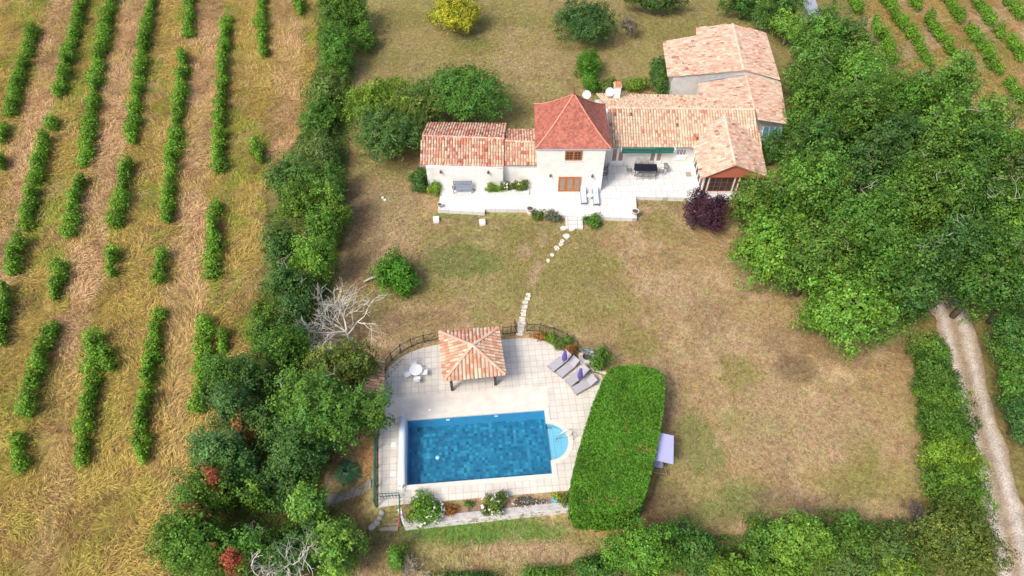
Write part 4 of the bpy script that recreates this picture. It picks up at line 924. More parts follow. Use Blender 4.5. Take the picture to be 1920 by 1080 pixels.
for a_ in [
 (645, 20, 47, 45, 5.5, 'oak', 'dense green hedge tree at the top of the boundary hedge', {}),
 (632, 95, 36, 45, 5, 'oak', 'green hedge tree just left of the shrub leaning over the lawn', {}),
 (684, 70, 27, 24, 3.2, 'bright', 'light green feathery shrub leaning out over the upper lawn', {}),
 (612, 168, 34, 42, 3.4, 'olive', 'low olive green hedge shrub above the narrowest part of the hedge', {}),
 (604, 222, 34, 38, 3, 'oak', 'low dark green hedge shrub level with the weeping tree', {}),
 (598, 282, 44, 40, 3.4, 'olive', 'sprawling olive hedge shrub level with the round dark tree', {}),
 (545, 330, 48, 38, 4.8, 'dark', 'dark green hedge tree bulging out towards the vineyard', {}),
 (605, 345, 44, 36, 4, 'oak', 'green hedge tree just right of the dark bulging one', {}),
 (568, 385, 44, 40, 5.2, 'oak', 'green hedge tree below the dark bulging one', {}),
 (624, 385, 34, 36, 5, 'bright', 'light green hedge tree nearest the left end of the house', {}),
 (604, 430, 34, 38, 5, 'bright', 'light green hedge tree right of the bluish hedge shrub', {}),
 (526, 458, 31, 44, 4.6, 'blue', 'bluish green hedge shrub bordering the golden grass', {}),
 (592, 485, 44, 46, 6, 'bright', 'tall light green hedge tree left of the rounded laurel', {}),
 (545, 535, 48, 42, 4.5, 'dark', 'dark hedge tree with bare twigs above the bare tree', {'dead': 5}),
 (495, 610, 28, 50, 3.8, 'oak', 'narrow green hedge shrub bordering the lower vineyard', {}),
 (556, 590, 38, 40, 4.5, 'dark', 'dark hedge tree behind the bare white tree', {}),
 (530, 660, 50, 48, 5, 'oak', 'green hedge tree lower left of the bare white tree', {}),
 (470, 715, 44, 40, 5, 'dark', 'dark green hedge tree beside the lowest vine row', {}),
 (425, 700, 40, 40, 5.5, 'oak', 'green hedge tree jutting into the vineyard at the lower left', {}),
 (435, 765, 50, 42, 6, 'blue', 'bluish green hedge tree above the red leaved shrub', {}),
 (650, 690, 72, 46, 7, 'olive', 'yellowish feathery tree beside the small tiled shed', {}),
 (600, 770, 84, 74, 9, 'oak', 'largest tree of the hedge, left of the pool', {'dead': 4}),
 (690, 775, 48, 50, 7, 'oak', 'tree branch mass overhanging the left edge of the pool terrace', {}),
 (560, 850, 50, 55, 6.5, 'dark', 'dark tree under the largest hedge tree', {}),
 (505, 795, 36, 45, 3.6, 'dark', 'dark undergrowth tree in the gap left of the largest hedge tree', {}),
 (408, 845, 55, 42, 6, 'blue', 'bluish hedge tree directly above the red leaves', {}),
 (390, 925, 50, 50, 5, 'oak', 'green tree around the red leaved shrub', {}),
 (455, 885, 34, 34, 5, 'blue', 'small bluish tree right of the red leaves', {}),
 (482, 932, 27, 24, 4.6, 'bright', 'small light green treetop in the dark gap', {}),
 (520, 900, 50, 60, 3.2, 'dark', 'low dark tree deep in the gap of the lower hedge', {}),
 (584, 945, 34, 40, 5, 'bright', 'light green tree left of the grey slab path', {}),
 (360, 1020, 68, 55, 6, 'oak', 'broad tree at the bottom left end of the hedge', {}),
 (450, 1040, 42, 45, 4.6, 'bright', 'light green tree left of the bare grey branches at the bottom edge', {}),
 (560, 1030, 55, 55, 4, 'dark', 'dark tree behind the bare grey branches at the bottom edge', {}),
 (632, 1025, 40, 55, 5.5, 'bright', 'bright green tree at the bottom edge below the slab path', {}),
]:
    hedge_tree(*a_[:7], leaf=.17, flat=.5, bot=-.75, **a_[7])
for i, (u, v, ru, rv, h, lb) in enumerate([(408, 905, 17, 26, 6.0, 'upper red leaved shrub glowing in the hedge beside the vineyard'), (378, 975, 22, 14, 5.6, 'middle red leaved shrub low in the hedge'), (438, 1055, 20, 22, 5.6, 'lowest red leaved shrub at the bottom edge of the photo'), (455, 812, 22, 14, 5.4, 'small orange tinged shrub at the hedge below the last vine row')]):
    tree('red_leaved_shrub', u, v, ru, rv, h, 'red' if i != 3 else 'orange', lb, 'shrub', 'red leaved shrubs in the hedge', leaf=.15, dens=.45)
# trees round the house
tree('round_tree', 728, 252, 68, 56, 5.2, 'blue', 'round bluish green tree with short trunk left of the house', leaf=.17, bark=BARK, cvar=.12)
tree('weeping_tree', 720, 196, 74, 54, 4.8, 'lime', 'yellow green tree behind the round bluish one', leaf=.17, down=.8)
tree('weeping_tree', 785, 200, 52, 50, 4.8, 'olive', 'yellow green weeping tree wedged between the round tree and the dense dome tree', leaf=.17, down=.8)
tree('dome_tree', 868, 177, 82, 60, 5.8, 'oak', 'large dense dome shaped tree behind the left end of the house', leaf=.17, cvar=.14)
tree('yellow_tree', 856, 24, 47, 36, 4.2, 'yellow', 'yellow leaved tree with pale twisted trunk on the upper lawn', leaf=.17, bark=PALEB, trunk_r=.13)
tree('dark_shrub_tree', 1098, 40, 55, 42, 4.4, 'dark', 'dark open crowned tree at the top of the upper lawn', leaf=.16, dens=.8)
tree('dark_shrub_tree', 1232, 3, 52, 22, 3.2, 'dark', 'dark low spreading tree cut by the top edge behind the house', leaf=.16)
tree('young_tree', 1183, 48, 19, 20, 2.8, 'grey', 'thin grey green young tree with pale trunk on the upper lawn', leaf=.12, dens=.35, bark=PALEB, trunk_r=.06)
bush('rounded_shrub', 1102, 122, 24, 30, 3, 'laurel', 'bright green rounded shrub on the lawn behind the tower')
bush('rounded_shrub', 1108, 152, 14, 22, 2, 'laurel', 'small bright shrub between the rounded shrub and the tower roof')
bush('rounded_shrub', 1237, 142, 19, 36, 2.6, 'dark', 'dark climbing shrub against the left wall of the rear barn')
bush('rear_shrub', 1140, 162, 26, 13, 1.6, 'olive', 'yellow flecked shrub behind the roof between the satellite dishes')
bush('rear_shrub', 1192, 158, 28, 14, 1.6, 'lime', 'yellow green shrub behind the roof right of the chimney')
bush('rear_shrub', 1270, 148, 12, 10, 3.2, 'laurel', 'small green creeper at the lower left corner of the barn roof', leaf=.1)
bush('corner_bush', 786, 336, 21, 24, 1.9, 'dark', 'dark green bush at the left corner of the white annex')
bush('corner_bush', 815, 352, 13, 15, 1.1, 'lime', 'small lime green bush on the left edge of the terrace')
bush('planter_bush', 926, 354, 18, 13, 1.4, 'lime', 'yellow green bush at the left end of the terrace flowerbed', leaf=.1)
bush('planter_bush', 951, 353, 16, 12, 1.3, 'olive', 'olive bush in the middle of the terrace flowerbed with white flowers', leaf=.1, flowers=((.8, .8, .74), 30, .12))
bush('planter_bush', 976, 352, 20, 14, 1.4, 'olive', 'rounded bush with cream flowers at the right end of the terrace flowerbed', leaf=.1, flowers=((.7, .65, .35), 40, .1))
bush('lavender_clump', 1009, 401, 15, 10, .7, 'olive', 'grassy clump below the urn left of the garden steps', leaf=.12)
bush('lavender_clump', 1038, 404, 18, 12, .8, 'lav', 'grey green lavender clump just left of the garden steps', leaf=.12)
bush('lavender_clump', 1112, 414, 19, 15, .9, 'oak', 'green clump right of the garden steps', leaf=.12)
tree('purple_tree', 1320, 398, 36, 42, 3.2, 'purple', 'dark purple leaved plum tree in front of the conservatory', leaf=.14, dens=.9, bark=PALEB, trunk_r=.06)
tree('purple_tree', 1350, 380, 19, 15, 2.2, 'purple', 'small purple leaved shrub between the plum tree and the oaks', leaf=.14, dens=.7)
bush('rounded_laurel', 740, 513, 44, 42, 2.9, 'laurel', 'rounded glossy laurel bush alone on the left lawn', leaf=.17, cvar=.1)
bush('conservatory_bush', 1442, 274, 22, 32, 2.9, 'dark', 'dark clipped bush at the right side of the conservatory roof')
# oak wood on the right
OG = 'oaks of the wood right of the house'
for a_ in [
 (1395, 2, 42, 18, 4.6, 'dark', 'small dark tree at the top edge behind the barn', 2),
 (1460, 15, 50, 28, 6, 'dark', 'dark tree at the top edge left of the grey roof', 0),
 (1545, 75, 62, 46, 8, 'oak', 'topmost oak of the wood, below the grey roof', 3),
 (1602, 88, 34, 40, 7.5, 'olive', 'yellowish oak at the top right of the wood beside the vines', 0),
 (1520, 135, 50, 46, 8.5, 'oak', 'oak right of the barn roof', 2),
 (1608, 155, 56, 48, 9, 'bright', 'light oak in the upper middle of the wood', 0),
 (1520, 205, 56, 48, 9, 'oak', 'oak level with the rear wing roof', 1),
 (1600, 235, 66, 54, 11, 'oak', 'tall oak in the middle of the upper wood', 2),
 (1690, 202, 60, 44, 11, 'oak', 'tall oak near the upper vineyard rows', 3),
 (1766, 190, 56, 42, 11, 'bright', 'light oak at the upper right edge of the wood', 2),
 (1838, 246, 40, 38, 9.5, 'bright', 'light oak at the far upper right corner of the wood', 2),
 (1520, 285, 60, 46, 8, 'dark', 'dark oak right of the conservatory roof', 0),
 (1655, 300, 66, 56, 10.5, 'dark', 'dark oak in the centre of the wood', 1),
 (1742, 280, 66, 56, 12, 'oak', 'tallest oak right of the dark central oak', 3),
 (1828, 310, 62, 52, 11.5, 'oak', 'tall oak at the right side of the wood', 4),
 (1898, 350, 38, 44, 9.5, 'olive', 'olive coloured oak cut by the right edge of the photo', 1),
 (1510, 365, 88, 78, 10.5, 'bright', 'big light green oak beside the purple plum tree', 0),
 (1410, 385, 50, 56, 6, 'oak', 'lower oak overhanging the conservatory front', 3),
 (1442, 470, 70, 80, 7.5, 'bright', 'light oak overhanging the lawn below the plum tree', 0),
 (1525, 490, 72, 74, 8.5, 'bright', 'light oak in the lower left middle of the wood', 2),
 (1618, 440, 76, 66, 11.5, 'oak', 'large oak left of the bare branched one', 4),
 (1710, 385, 72, 64, 12, 'oak', 'large oak in the right middle of the wood', 4),
 (1790, 400, 72, 64, 11.5, 'oak', 'oak with many bare branches showing in its top', 12),
 (1872, 425, 62, 62, 10.5, 'oak', 'oak with bare twigs at the right edge of the photo', 8),
 (1650, 520, 62, 58, 10, 'oak', 'oak above the brightest lowest oak', 2),
 (1590, 578, 96, 76, 7.5, 'bright', 'brightest lowest oak overhanging the right lawn', 0),
 (1712, 545, 52, 60, 9, 'dark', 'dark oak left of the start of the gravel track', 3),
 (1772, 490, 62, 56, 10.5, 'dark', 'dark oak above the start of the gravel track', 6),
 (1845, 520, 62, 52, 10, 'oak', 'oak right above the gravel track', 4),
 (1905, 545, 40, 46, 8, 'dark', 'dark oak at the right edge below the bare twigs', 2),
]:
    tree('oak_tree', a_[0], a_[1], a_[2]*.93, a_[3]*.93, *a_[4:7], group=OG, leaf=.21 if a_[4] > 6 else .18, dead=a_[7], br=(.13, .30), cvar=.3, bot=-.7, flat=.5)
tree('young_tree', 1480, 50, 36, 30, 4.2, 'lime', 'yellow green young tree with pale slanting trunk behind the barn', leaf=.17, dens=.6, bark=PALEB, trunk_r=.14)
for u, v, ru, rv, h, c, lb in [(1900, 640, 32, 46, 4.5, 'dark', 'dark tree at the right photo edge beside the top of the track'), (1908, 715, 30, 50, 4, 'oak', 'green tree at the right photo edge beside the middle of the track'), (1916, 790, 22, 40, 3.4, 'blue', 'bluish tree at the right photo edge, lowest beside the track')]:
    tree('verge_tree', u, v, ru, rv, h, c, lb, group='trees right of the gravel track', leaf=.17)
# hedge between lawn and track
TG = 'shrubs of the hedge beside the gravel track'
for u, v, ru, rv, h, c, lb in [
 (1742, 660, 32, 30, 2.8, 'bright', 'topmost light green shrub of the hedge beside the track'), (1752, 705, 36, 36, 2.9, 'oak', 'second shrub from the top of the track hedge'),
 (1764, 755, 42, 38, 3, 'oak', 'third shrub from the top of the track hedge'), (1778, 810, 46, 40, 3.1, 'oak', 'fourth shrub from the top of the track hedge'),
 (1790, 865, 50, 40, 3.2, 'lime', 'yellow flecked shrub in the track hedge'), (1795, 918, 50, 40, 3.1, 'oak', 'shrub between the yellow flecked one and the bottom corner shrub of the track hedge'),
 (1725, 640, 16, 12, 3, 'olive', 'small yellowish shrub at the head of the track hedge'),
 (1800, 1005, 76, 52, 3.8, 'olive', 'broad olive shrub where the track hedge meets the bottom hedge')]:
    tree('track_hedge_shrub', u, v, ru, rv, h, c, lb, 'shrub', TG, leaf=.15, flat=.5, bot=-.75)
BG = 'shrubs and trees of the bottom hedge'
for u, v, ru, rv, h, c, lb in [
 (1205, 1035, 62, 56, 5.2, 'bright', 'bright feathery tree below the clipped laurel hedge'), (1300, 1030, 50, 44, 3, 'dark', 'dark bramble shrub right of the bright feathery tree'),
 (1365, 1062, 60, 38, 2.6, 'oak', 'green bramble shrub at the bottom edge left of the second bright tree'), (1490, 1012, 64, 50, 5, 'bright', 'bright round tree in the middle of the bottom hedge'),
 (1425, 1020, 32, 38, 3, 'oak', 'small shrub left of the bright round tree'), (1585, 1005, 52, 42, 3, 'oak', 'green shrub right of the bright round tree'), (1450, 1075, 60, 26, 2, 'lime', 'yellow green bramble patch at the bottom edge below the bright round tree'),
 (1660, 1025, 52, 40, 2.8, 'olive', 'olive shrub left of the bare thorn bush'), (1580, 1065, 56, 30, 2.2, 'olive', 'olive bramble at the bottom edge below the green shrub'), (1690, 1075, 60, 24, 2, 'lime', 'lime green bramble at the bottom edge left of the corner shrub'),
 (1120, 1066, 46, 22, 1.8, 'dark', 'low dark bramble at the bottom edge below the laurel hedge'), (1020, 1076, 60, 12, 1.2, 'oak', 'low bramble at the bottom edge below the lower lawn'), (880, 1080, 70, 10, 1.0, 'dark', 'thin strip of bramble at the bottom edge below the rose bushes')]:
    tree('hedge_shrub', u, v, ru, rv, h, c, lb, 'shrub', BG, leaf=.15, flat=.5, bot=-.75)
bush('spiky_bush', 745, 1045, 17, 22, 1.5, 'bright', 'small bright green sapling at the bottom below the pool stairs', leaf=.12)
bush('rose_bush', 798, 958, 35, 30, 1.15, 'bright', 'large rose bush with white blooms in the flowerbed at the lower pool edge', leaf=.11, base=-.12, flowers=((.85, .85, .82), 60, .15))
bush('rose_bush', 929, 944, 27, 24, 1.05, 'olive', 'smaller rose bush with white blooms in the middle of the pool flowerbed', leaf=.11, base=-.12, flowers=((.85, .85, .82), 45, .15))
bush('bed_plant', 846, 955, 13, 12, .5, 'orange', 'rusty brown dry plant between the two rose bushes', leaf=.09, base=-.12)
bush('bed_plant', 880, 946, 9, 8, .4, 'olive', 'small yellowish plant left of the smaller rose bush', leaf=.09, base=-.12)
bush('bed_plant', 992, 942, 34, 9, .22, 'grey', 'low grey flowering mat right of the smaller rose bush', leaf=.08, base=-.12, flowers=((.75, .72, .7), 160, .06))
bush('bed_plant', 1042, 930, 9, 7, .45, 'yellow', 'yellow green plant above the blue pot in the pool flowerbed', leaf=.09, base=-.12)
bush('bed_plant', 1062, 938, 14, 13, .4, 'olive', 'olive plant at the hedge end of the pool flowerbed', leaf=.09, base=-.12)
bush('bed_plant', 771, 969, 9, 8, .3, 'orange', 'orange dry plant at the left corner of the pool flowerbed', leaf=.09, base=-.12)
for u, v, ru, rv, c, lb in [(1012, 630, 14, 9, 'orange', 'orange shrub at the path end of the pool border'), (1032, 634, 16, 10, 'lime', 'yellow green shrub second from the path in the pool border'), (1052, 645, 15, 11, 'olive', 'olive shrub above the upper purple parasol'), (1072, 656, 14, 11, 'orange', 'rusty shrub left of the stone well'), (1062, 638, 10, 8, 'bright', 'small green shrub at the back of the pool border')]:
    bush('border_shrub', u, v, ru, rv, .75, c, lb, 'shrub', 'shrubs along the curved pool fence', leaf=.1)
bush('leafy_shrub', 1126, 674, 20, 25, 1.5, 'oak', 'green shrub between the stone well and the clipped hedge', leaf=.13)

# brambles and undergrowth between the hedge shrubs and under the oaks
def undergrowth(name, polys, dens, hmax, cols, seed):
    rg = np.random.RandomState(seed); X = []; Y = []
    for pg in polys:
        A2 = np.array(GP(pg)); lo, hi = A2.min(0), A2.max(0); m_ = int((hi-lo).prod()*dens); x = rg.uniform(lo[0], hi[0], m_); y = rg.uniform(lo[1], hi[1], m_)
        k = softpoly(x, y, [tuple(p) for p in A2], .5, 77) > .5; X.append(x[k]); Y.append(y[k])
    x = np.concatenate(X); y = np.concatenate(Y); n = len(x)
    def hf(x, y): return hmax*(.12+.88*vnoise(x, y, 1.3, 81)**1.3*(.5+.9*vnoise(x, y, .45, 82)))
    h = hf(x, y); z = gz(x, y)+h*rg.uniform(.2, 1.05, n)**.5; e2 = .12
    nr = np.stack([-(hf(x+e2, y)-h)/e2, -(hf(x, y+e2)-h)/e2, np.ones(n)], -1)+rg.normal(size=(n, 3))*.5
    t = vnoise(x, y, 2.6, 83)[:, None]; t2 = vnoise(x, y, 1.1, 84)[:, None]
    c = np.array(cols[0])*(1-sm((t-.3)*2.5))+np.array(cols[1])*sm((t-.3)*2.5); c = np.where(t2 > .72, np.array(cols[2]), c)*rg.uniform(.6, 1.35, (n, 1))
    V, Q, Cc = leaves(np.stack([x, y, z], -1), nr, .17*rg.uniform(.6, 1.3, n), c, rg)
    tag(numesh(name, V, Q, Cc, LEAF), kind='stuff')
LHP = [(604, -30), (688, -30), (668, 110), (652, 300), (648, 420), (618, 560), (600, 650), (680, 690), (640, 800), (612, 860), (600, 940), (640, 965), (670, 1090), (300, 1090), (340, 980), (375, 830), (435, 740), (484, 640), (505, 520), (505, 420), (530, 320), (585, 220), (602, 120)]
BHP = [(1130, 1035), (1165, 1000), (1300, 1000), (1400, 1005), (1480, 995), (1640, 985), (1720, 975), (1850, 975), (1875, 1090), (1000, 1090), (1010, 1068)]
undergrowth('undergrowth', [LHP, BHP, [(1718, 640), (1755, 640), (1788, 710), (1822, 810), (1845, 950), (1745, 960), (1722, 800)], [(1875, 600), (1970, 600), (1970, 870), (1905, 800)]], 95, 1.1, [LC['dark'], LC['oak'], LC['olive']], 41)
undergrowth('wood_undergrowth', [[(1490, 60), (1650, 90), (1890, 240), (1925, 590), (1800, 560), (1730, 590), (1590, 560), (1470, 440), (1450, 300)]], 30, .7, [LC['dark'], LC['dark'], LC['olive']], 42)

# clipped laurel hedge
hp3 = [P(u, v, 2.6)[:2] for u, v in [(1140, 694), (1152, 686), (1190, 684), (1228, 690), (1243, 700), (1248, 724), (1244, 770), (1236, 820), (1225, 870), (1212, 925), (1203, 948), (1185, 957), (1130, 960), (1085, 955), (1072, 938), (1071, 900), (1082, 855), (1097, 800), (1112, 755), (1128, 715)]]
hc = np.mean(np.array(hp3), 0)
lh = empty('clipped_hedge', (hc[0], hc[1], 0), label='large clipped bright green laurel hedge right of the pool', cat='hedge')
rg = np.random.RandomState(5); n = 60000; A_ = np.array(hp3)
bx = (A_[:, 0].min(), A_[:, 0].max(), A_[:, 1].min(), A_[:, 1].max())
x = rg.uniform(bx[0], bx[1], n); y = rg.uniform(bx[2], bx[3], n); k = inpoly(x, y, hp3); x = x[k]; y = y[k]
def hedge_top(x, y): return 2.62+(vnoise(x, y, .9, 61)-.5)*.22+(vnoise(x, y, .3, 62)-.5)*.16
top = np.stack([x, y, hedge_top(x, y)-rg.uniform(0, .3, len(x))**1.3], -1); ntop = np.tile([0, 0, 1.0], (len(x), 1))
sd_p = []; sd_n = []
for i in range(len(hp3)):
    a_, b_ = A_[i], A_[(i+1) % len(hp3)]; L_ = np.linalg.norm(b_-a_); m_ = int(L_*2.9*260); t = rg.rand(m_, 1); z = rg.uniform(-.9, 2.6, m_)
    nv = np.array([(b_-a_)[1], -(b_-a_)[0]])/L_
    if np.dot(nv, (a_+b_)/2-hc) < 0: nv = -nv
    ins = sm((z-2.2)/.5)*.2+rg.uniform(-.02, .16, m_)-(vnoise(t[:, 0]*L_, z, .5, 63)-.5)*.2
    xy = a_+(b_-a_)*t-nv*ins[:, None]; sd_p.append(np.concatenate([xy, z[:, None]], 1)); sd_n.append(np.tile([nv[0], nv[1], .3], (m_, 1)))
pp = np.concatenate([top]+sd_p); nr = np.concatenate([ntop]+sd_n)+rg.normal(size=(len(pp), 3))*.5
cc = np.array(LC['laurel'])*rg.uniform(.6, 1.4, (len(pp), 1))*(.8+.4*vnoise(pp[:, 0], pp[:, 1], 1.1, 64))[:, None]; cc[:, 0] *= rg.uniform(.8, 1.4, len(pp)); pk_ = sm((vnoise(pp[:, 0], pp[:, 1], .7, 65)*.6+vnoise(pp[:, 1], pp[:, 2], .5, 66)*.4-.72)*8)[:, None]*(rg.rand(len(pp), 1) < .5); cc = cc*(1-pk_)+np.array((.22, .24, .05))*pk_
V, Q, Cc = leaves(pp, nr, .15*rg.uniform(.7, 1.4, len(pp)), cc, rg, aspect=.5); V -= np.array([hc[0], hc[1], 0])
numesh('foliage', V, Q, Cc, LEAF, lh)
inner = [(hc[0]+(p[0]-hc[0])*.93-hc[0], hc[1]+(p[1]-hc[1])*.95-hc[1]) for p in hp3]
MB().prism(inner, -1.1, 2.35).build('inner_foliage', mat('shaded_inner_leaves', (.05, .13, .02), .9, var=.4, scale=9), lh)  # solid core; shade of the gaps between leaves put into its darker green

# vines
def vine(seg, ppm_w, label, group, seed, hgt=1.5):
    rg = np.random.RandomState(seed); pts = np.array([G(u, v, .85)[:2] for u, v in seg]); ls = np.linalg.norm(np.diff(pts, axis=0), axis=1); tot = ls.sum(); cum = np.concatenate([[0], np.cumsum(ls)])
    n = int(max(tot, .8)*850); s = rg.uniform(-.15, tot+.15, n)
    cx_ = np.interp(s, cum, pts[:, 0]); cy_ = np.interp(s, cum, pts[:, 1]); t_v = (pts[-1]-pts[0])/max(1e-6, np.linalg.norm(pts[-1]-pts[0])); nv = np.array([-t_v[1], t_v[0]])
    npl = max(1, int(round(tot/.95))); sp_ = (np.arange(npl)+.5)*tot/npl+rg.normal(size=npl)*.12
    pr = ppm_w/2*rg.uniform(.5, 1.25, npl); ph_ = hgt*rg.uniform(.7, 1.12, npl); po = rg.normal(size=npl)*.09; pc = rg.uniform(.8, 1.22, npl)
    i = rg.randint(0, npl, n); d3 = unit(rg.normal(size=(n, 3))); rr = rg.uniform(.15, 1.0, n)**.6*np.where(rg.rand(n) < .2, 1.35, 1.0)
    al = sp_[i]+d3[:, 0]*rr*.68; ox = po[i]+d3[:, 1]*rr*pr[i]; oz = ph_[i]*.52+d3[:, 2]*rr*ph_[i]*.5
    al = np.clip(al, -.35, tot+.35); x = np.interp(al, cum, pts[:, 0])+nv[0]*ox+t_v[0]*np.minimum(al, 0)+t_v[0]*np.maximum(al-tot, 0); y = np.interp(al, cum, pts[:, 1])+nv[1]*ox+t_v[1]*np.minimum(al, 0)+t_v[1]*np.maximum(al-tot, 0)
    z = gz(x, y)+np.maximum(oz, .03); lumk = vnoise(al*3+seed, ox*4, 1, 70); k = rg.rand(n) < .12+1.1*lumk
    x, y, z, d3, i = x[k], y[k], z[k], d3[k], i[k]; n = len(x)
    nr = np.stack([nv[0]*d3[:, 1]+t_v[0]*d3[:, 0], nv[1]*d3[:, 1]+t_v[1]*d3[:, 0], d3[:, 2]*.8+.5], -1)+rg.normal(size=(n, 3))*.5
    cc = np.array(LC['vine'])*rg.uniform(.6, 1.35, (n, 1))*pc[i][:, None]; cc[:, 0] *= rg.uniform(.8, 1.5, n)
    o0 = np.array([pts[0][0], pts[0][1], float(gz(pts[0][0], pts[0][1]))])
    V, Q, Cc = leaves(np.stack([x, y, z], -1)-o0, nr, .17*rg.uniform(.6, 1.3, n), cc, rg, aspect=.8)
    r = empty('vine_row', o0, label=label, cat='vines', group=group)
    numesh('foliage', V, Q, Cc, LEAF, r)
    mb = MB(); m_ = max(1, int(tot/1.1))
    for i in range(m_):
        s_ = tot*(i+.5)/m_; X = float(np.interp(s_, cum, pts[:, 0]))-o0[0]; Y = float(np.interp(s_, cum, pts[:, 1]))-o0[1]
        zz = float(gz(X+o0[0], Y+o0[1]))-o0[2]; mb.tube([(X, Y, zz-.05), (X+random.uniform(-.08, .08), Y, zz+.4), (X, Y+random.uniform(-.2, .2), zz+.9)], [.05, .035, .02], 5)
    mb.build('vine_stems', BARK, r)
ORD = {1: 'first', 2: 'second', 3: 'third', 4: 'fourth', 5: 'fifth', 6: 'sixth', 7: 'seventh', 8: 'eighth'}
sd_ = 500
for rws, side, grp in ((VL, 'left', 'vine rows in the left vineyard'), (VR, 'right', 'vine rows in the upper right vineyard')):
    for k, segs in rws.items():
        for i, sg in enumerate(segs):
            sd_ += 1; pos = 'only piece of its row' if len(segs) == 1 else 'topmost piece of its row' if i == 0 else 'lowest piece of its row' if i == len(segs)-1 else ORD[i+1]+' piece down its row'
            lab = 'leafy vines, %s, %s row %s' % (pos.replace(' of its row', ''), ORD[k], 'from the left photo edge' if side == 'left' else 'from the wood in the right vineyard')
            L_ = 1.45 if side == 'left' else 1.3
            if (k, i) in ((3, 2), (7, 2), (1, 2)): L_ *= .75
            vine(sg, L_, lab, grp, sd_, 1.65)

# dead and twiggy plants
def dead(u, v, h, spread, label, m, seed, name='bare_tree', cat='tree', depth=4, r0=.12, nb=5, lean=(0, 0)):
    rnd = random.Random(seed); p = G(u, v); root = empty(name, p, label=label, cat=cat); mb = MB()
    def grow(a_, d, ln, r, lv):
        b_ = a_+d*ln; mid = a_.lerp(b_, .5)+Vector([rnd.uniform(-.08, .08)*ln for _ in range(3)])
        mb.tube([a_, mid, b_], [r, r*.8, r*.55], 5 if lv < 2 else 3)
        if lv >= depth: return
        for k in range(rnd.choice((2, 3, 3)) if lv else nb):
            e_ = Vector((rnd.gauss(0, 1), rnd.gauss(0, 1), rnd.gauss(.1, .5))).normalized()
            nd = (d*(.9 if lv else .5)+e_*(.75 if lv else spread)).normalized(); grow(a_.lerp(b_, rnd.uniform(.45, 1)), nd, ln*rnd.uniform(.62, .85), max(r*.6, .014), lv+1)
    grow(Vector((0, 0, -.2)), Vector((lean[0], lean[1], 1)).normalized(), h*.36, r0, 0)
    mb.build('branches', m, root)
dead(663, 652, 6.4, 1.3, 'bare white dead tree left of the lawn above the pool', DEADB, 3, nb=9, depth=5, r0=.12, lean=(-.12, .1))
dead(545, 1075, 6.5, .9, 'bare grey branched tree at the bottom edge of the hedge', DEADB, 5, nb=7, depth=4, r0=.12)
dead(505, 1080, 6.0, .9, 'smaller bare grey tree left of the larger one at the bottom edge', DEADB, 6, nb=6, depth=4, r0=.09)
dead(1715, 985, 2.4, 1.6, 'bare purplish thorn bush in the corner of the right lawn', mat('thorn_twigs', (.16, .12, .12), .9, var=.2), 8, 'thorn_bush', 'bush', 5, .05, 12)
dead(778, 1075, 1.8, 1.3, 'grey twiggy dry bush at the bottom below the pool stairs', mat('grey_twigs', (.30, .26, .20), .9, var=.2), 9, 'dry_bush', 'bush', 5, .035, 12)
# fallen pale branch by the laurel
p = G(706, 527); mb = MB(); mb.tube([(-1.0, -.2, .15), (-.4, 0, .4), (.2, .15, .5), (.7, .1, .45), (1.0, -.3, .4)], [.09, .1, .08, .05, .02], 6).tube([(.2, .15, .5), (.6, .5, .6), (.9, .3, .5)], [.05, .03, .01], 5).tube([(.5, .1, .47), (.9, -.1, .6), (1.2, -.5, .4)], [.04, .03, .01], 5).tube([(-.4, 0, .4), (-.45, .05, -.1)], [.06, .05], 5)
o = mb.build('fallen_branch', mat('lichen_branch', (.34, .40, .30), .9, var=.25), smooth=True); o.location = p; tag(o, 'pale lichen covered fallen branch beside the rounded laurel', 'branch')
# spiky grass plant left of the fence
def spiky(u, v, r, n, cols, label, name='pampas_plant', seed=2):
    rnd = random.Random(seed); p = G(u, v); mb = MB()
    for i in range(n):
        a_ = rnd.uniform(0, 6.28); el = rnd.uniform(.15, 1.3); L_ = r*rnd.uniform(.7, 1.1); d = Vector((math.cos(a_)*math.cos(el), math.sin(a_)*math.cos(el), math.sin(el))); s = Vector((-math.sin(a_), math.cos(a_), 0))*.02
        m1 = d*L_*.6; t_ = m1+Vector((d.x, d.y, d.z*.1-.25))*L_*.45; c = rnd.choice(cols)
        mb.add([-s, m1-s*1.3, t_, m1+s*1.3, s], [(0, 1, 3, 4), (1, 2, 3)], c)
    o = mb.build(name, LEAF); o.location = p; tag(o, label, 'plant')
spiky(652, 888, 1.2, 420, [(.05, .15, .07), (.07, .19, .09), (.10, .2, .1)], 'dark green spiky yucca like plant left of the green fence')
spiky(647, 912, .7, 200, [(.42, .36, .16), (.34, .32, .12)], 'pale dry grass tuft below the spiky plant', 'dry_tuft', 3)

# ================================================================== garden furniture and small things
def put(root, u=None, v=None, z=0, xy=None, rz=None):
    root.location = P(u, v, z) if xy is None else (*xy, z)
    if rz is not None: root.rotation_euler = (0, 0, rz)
    return root
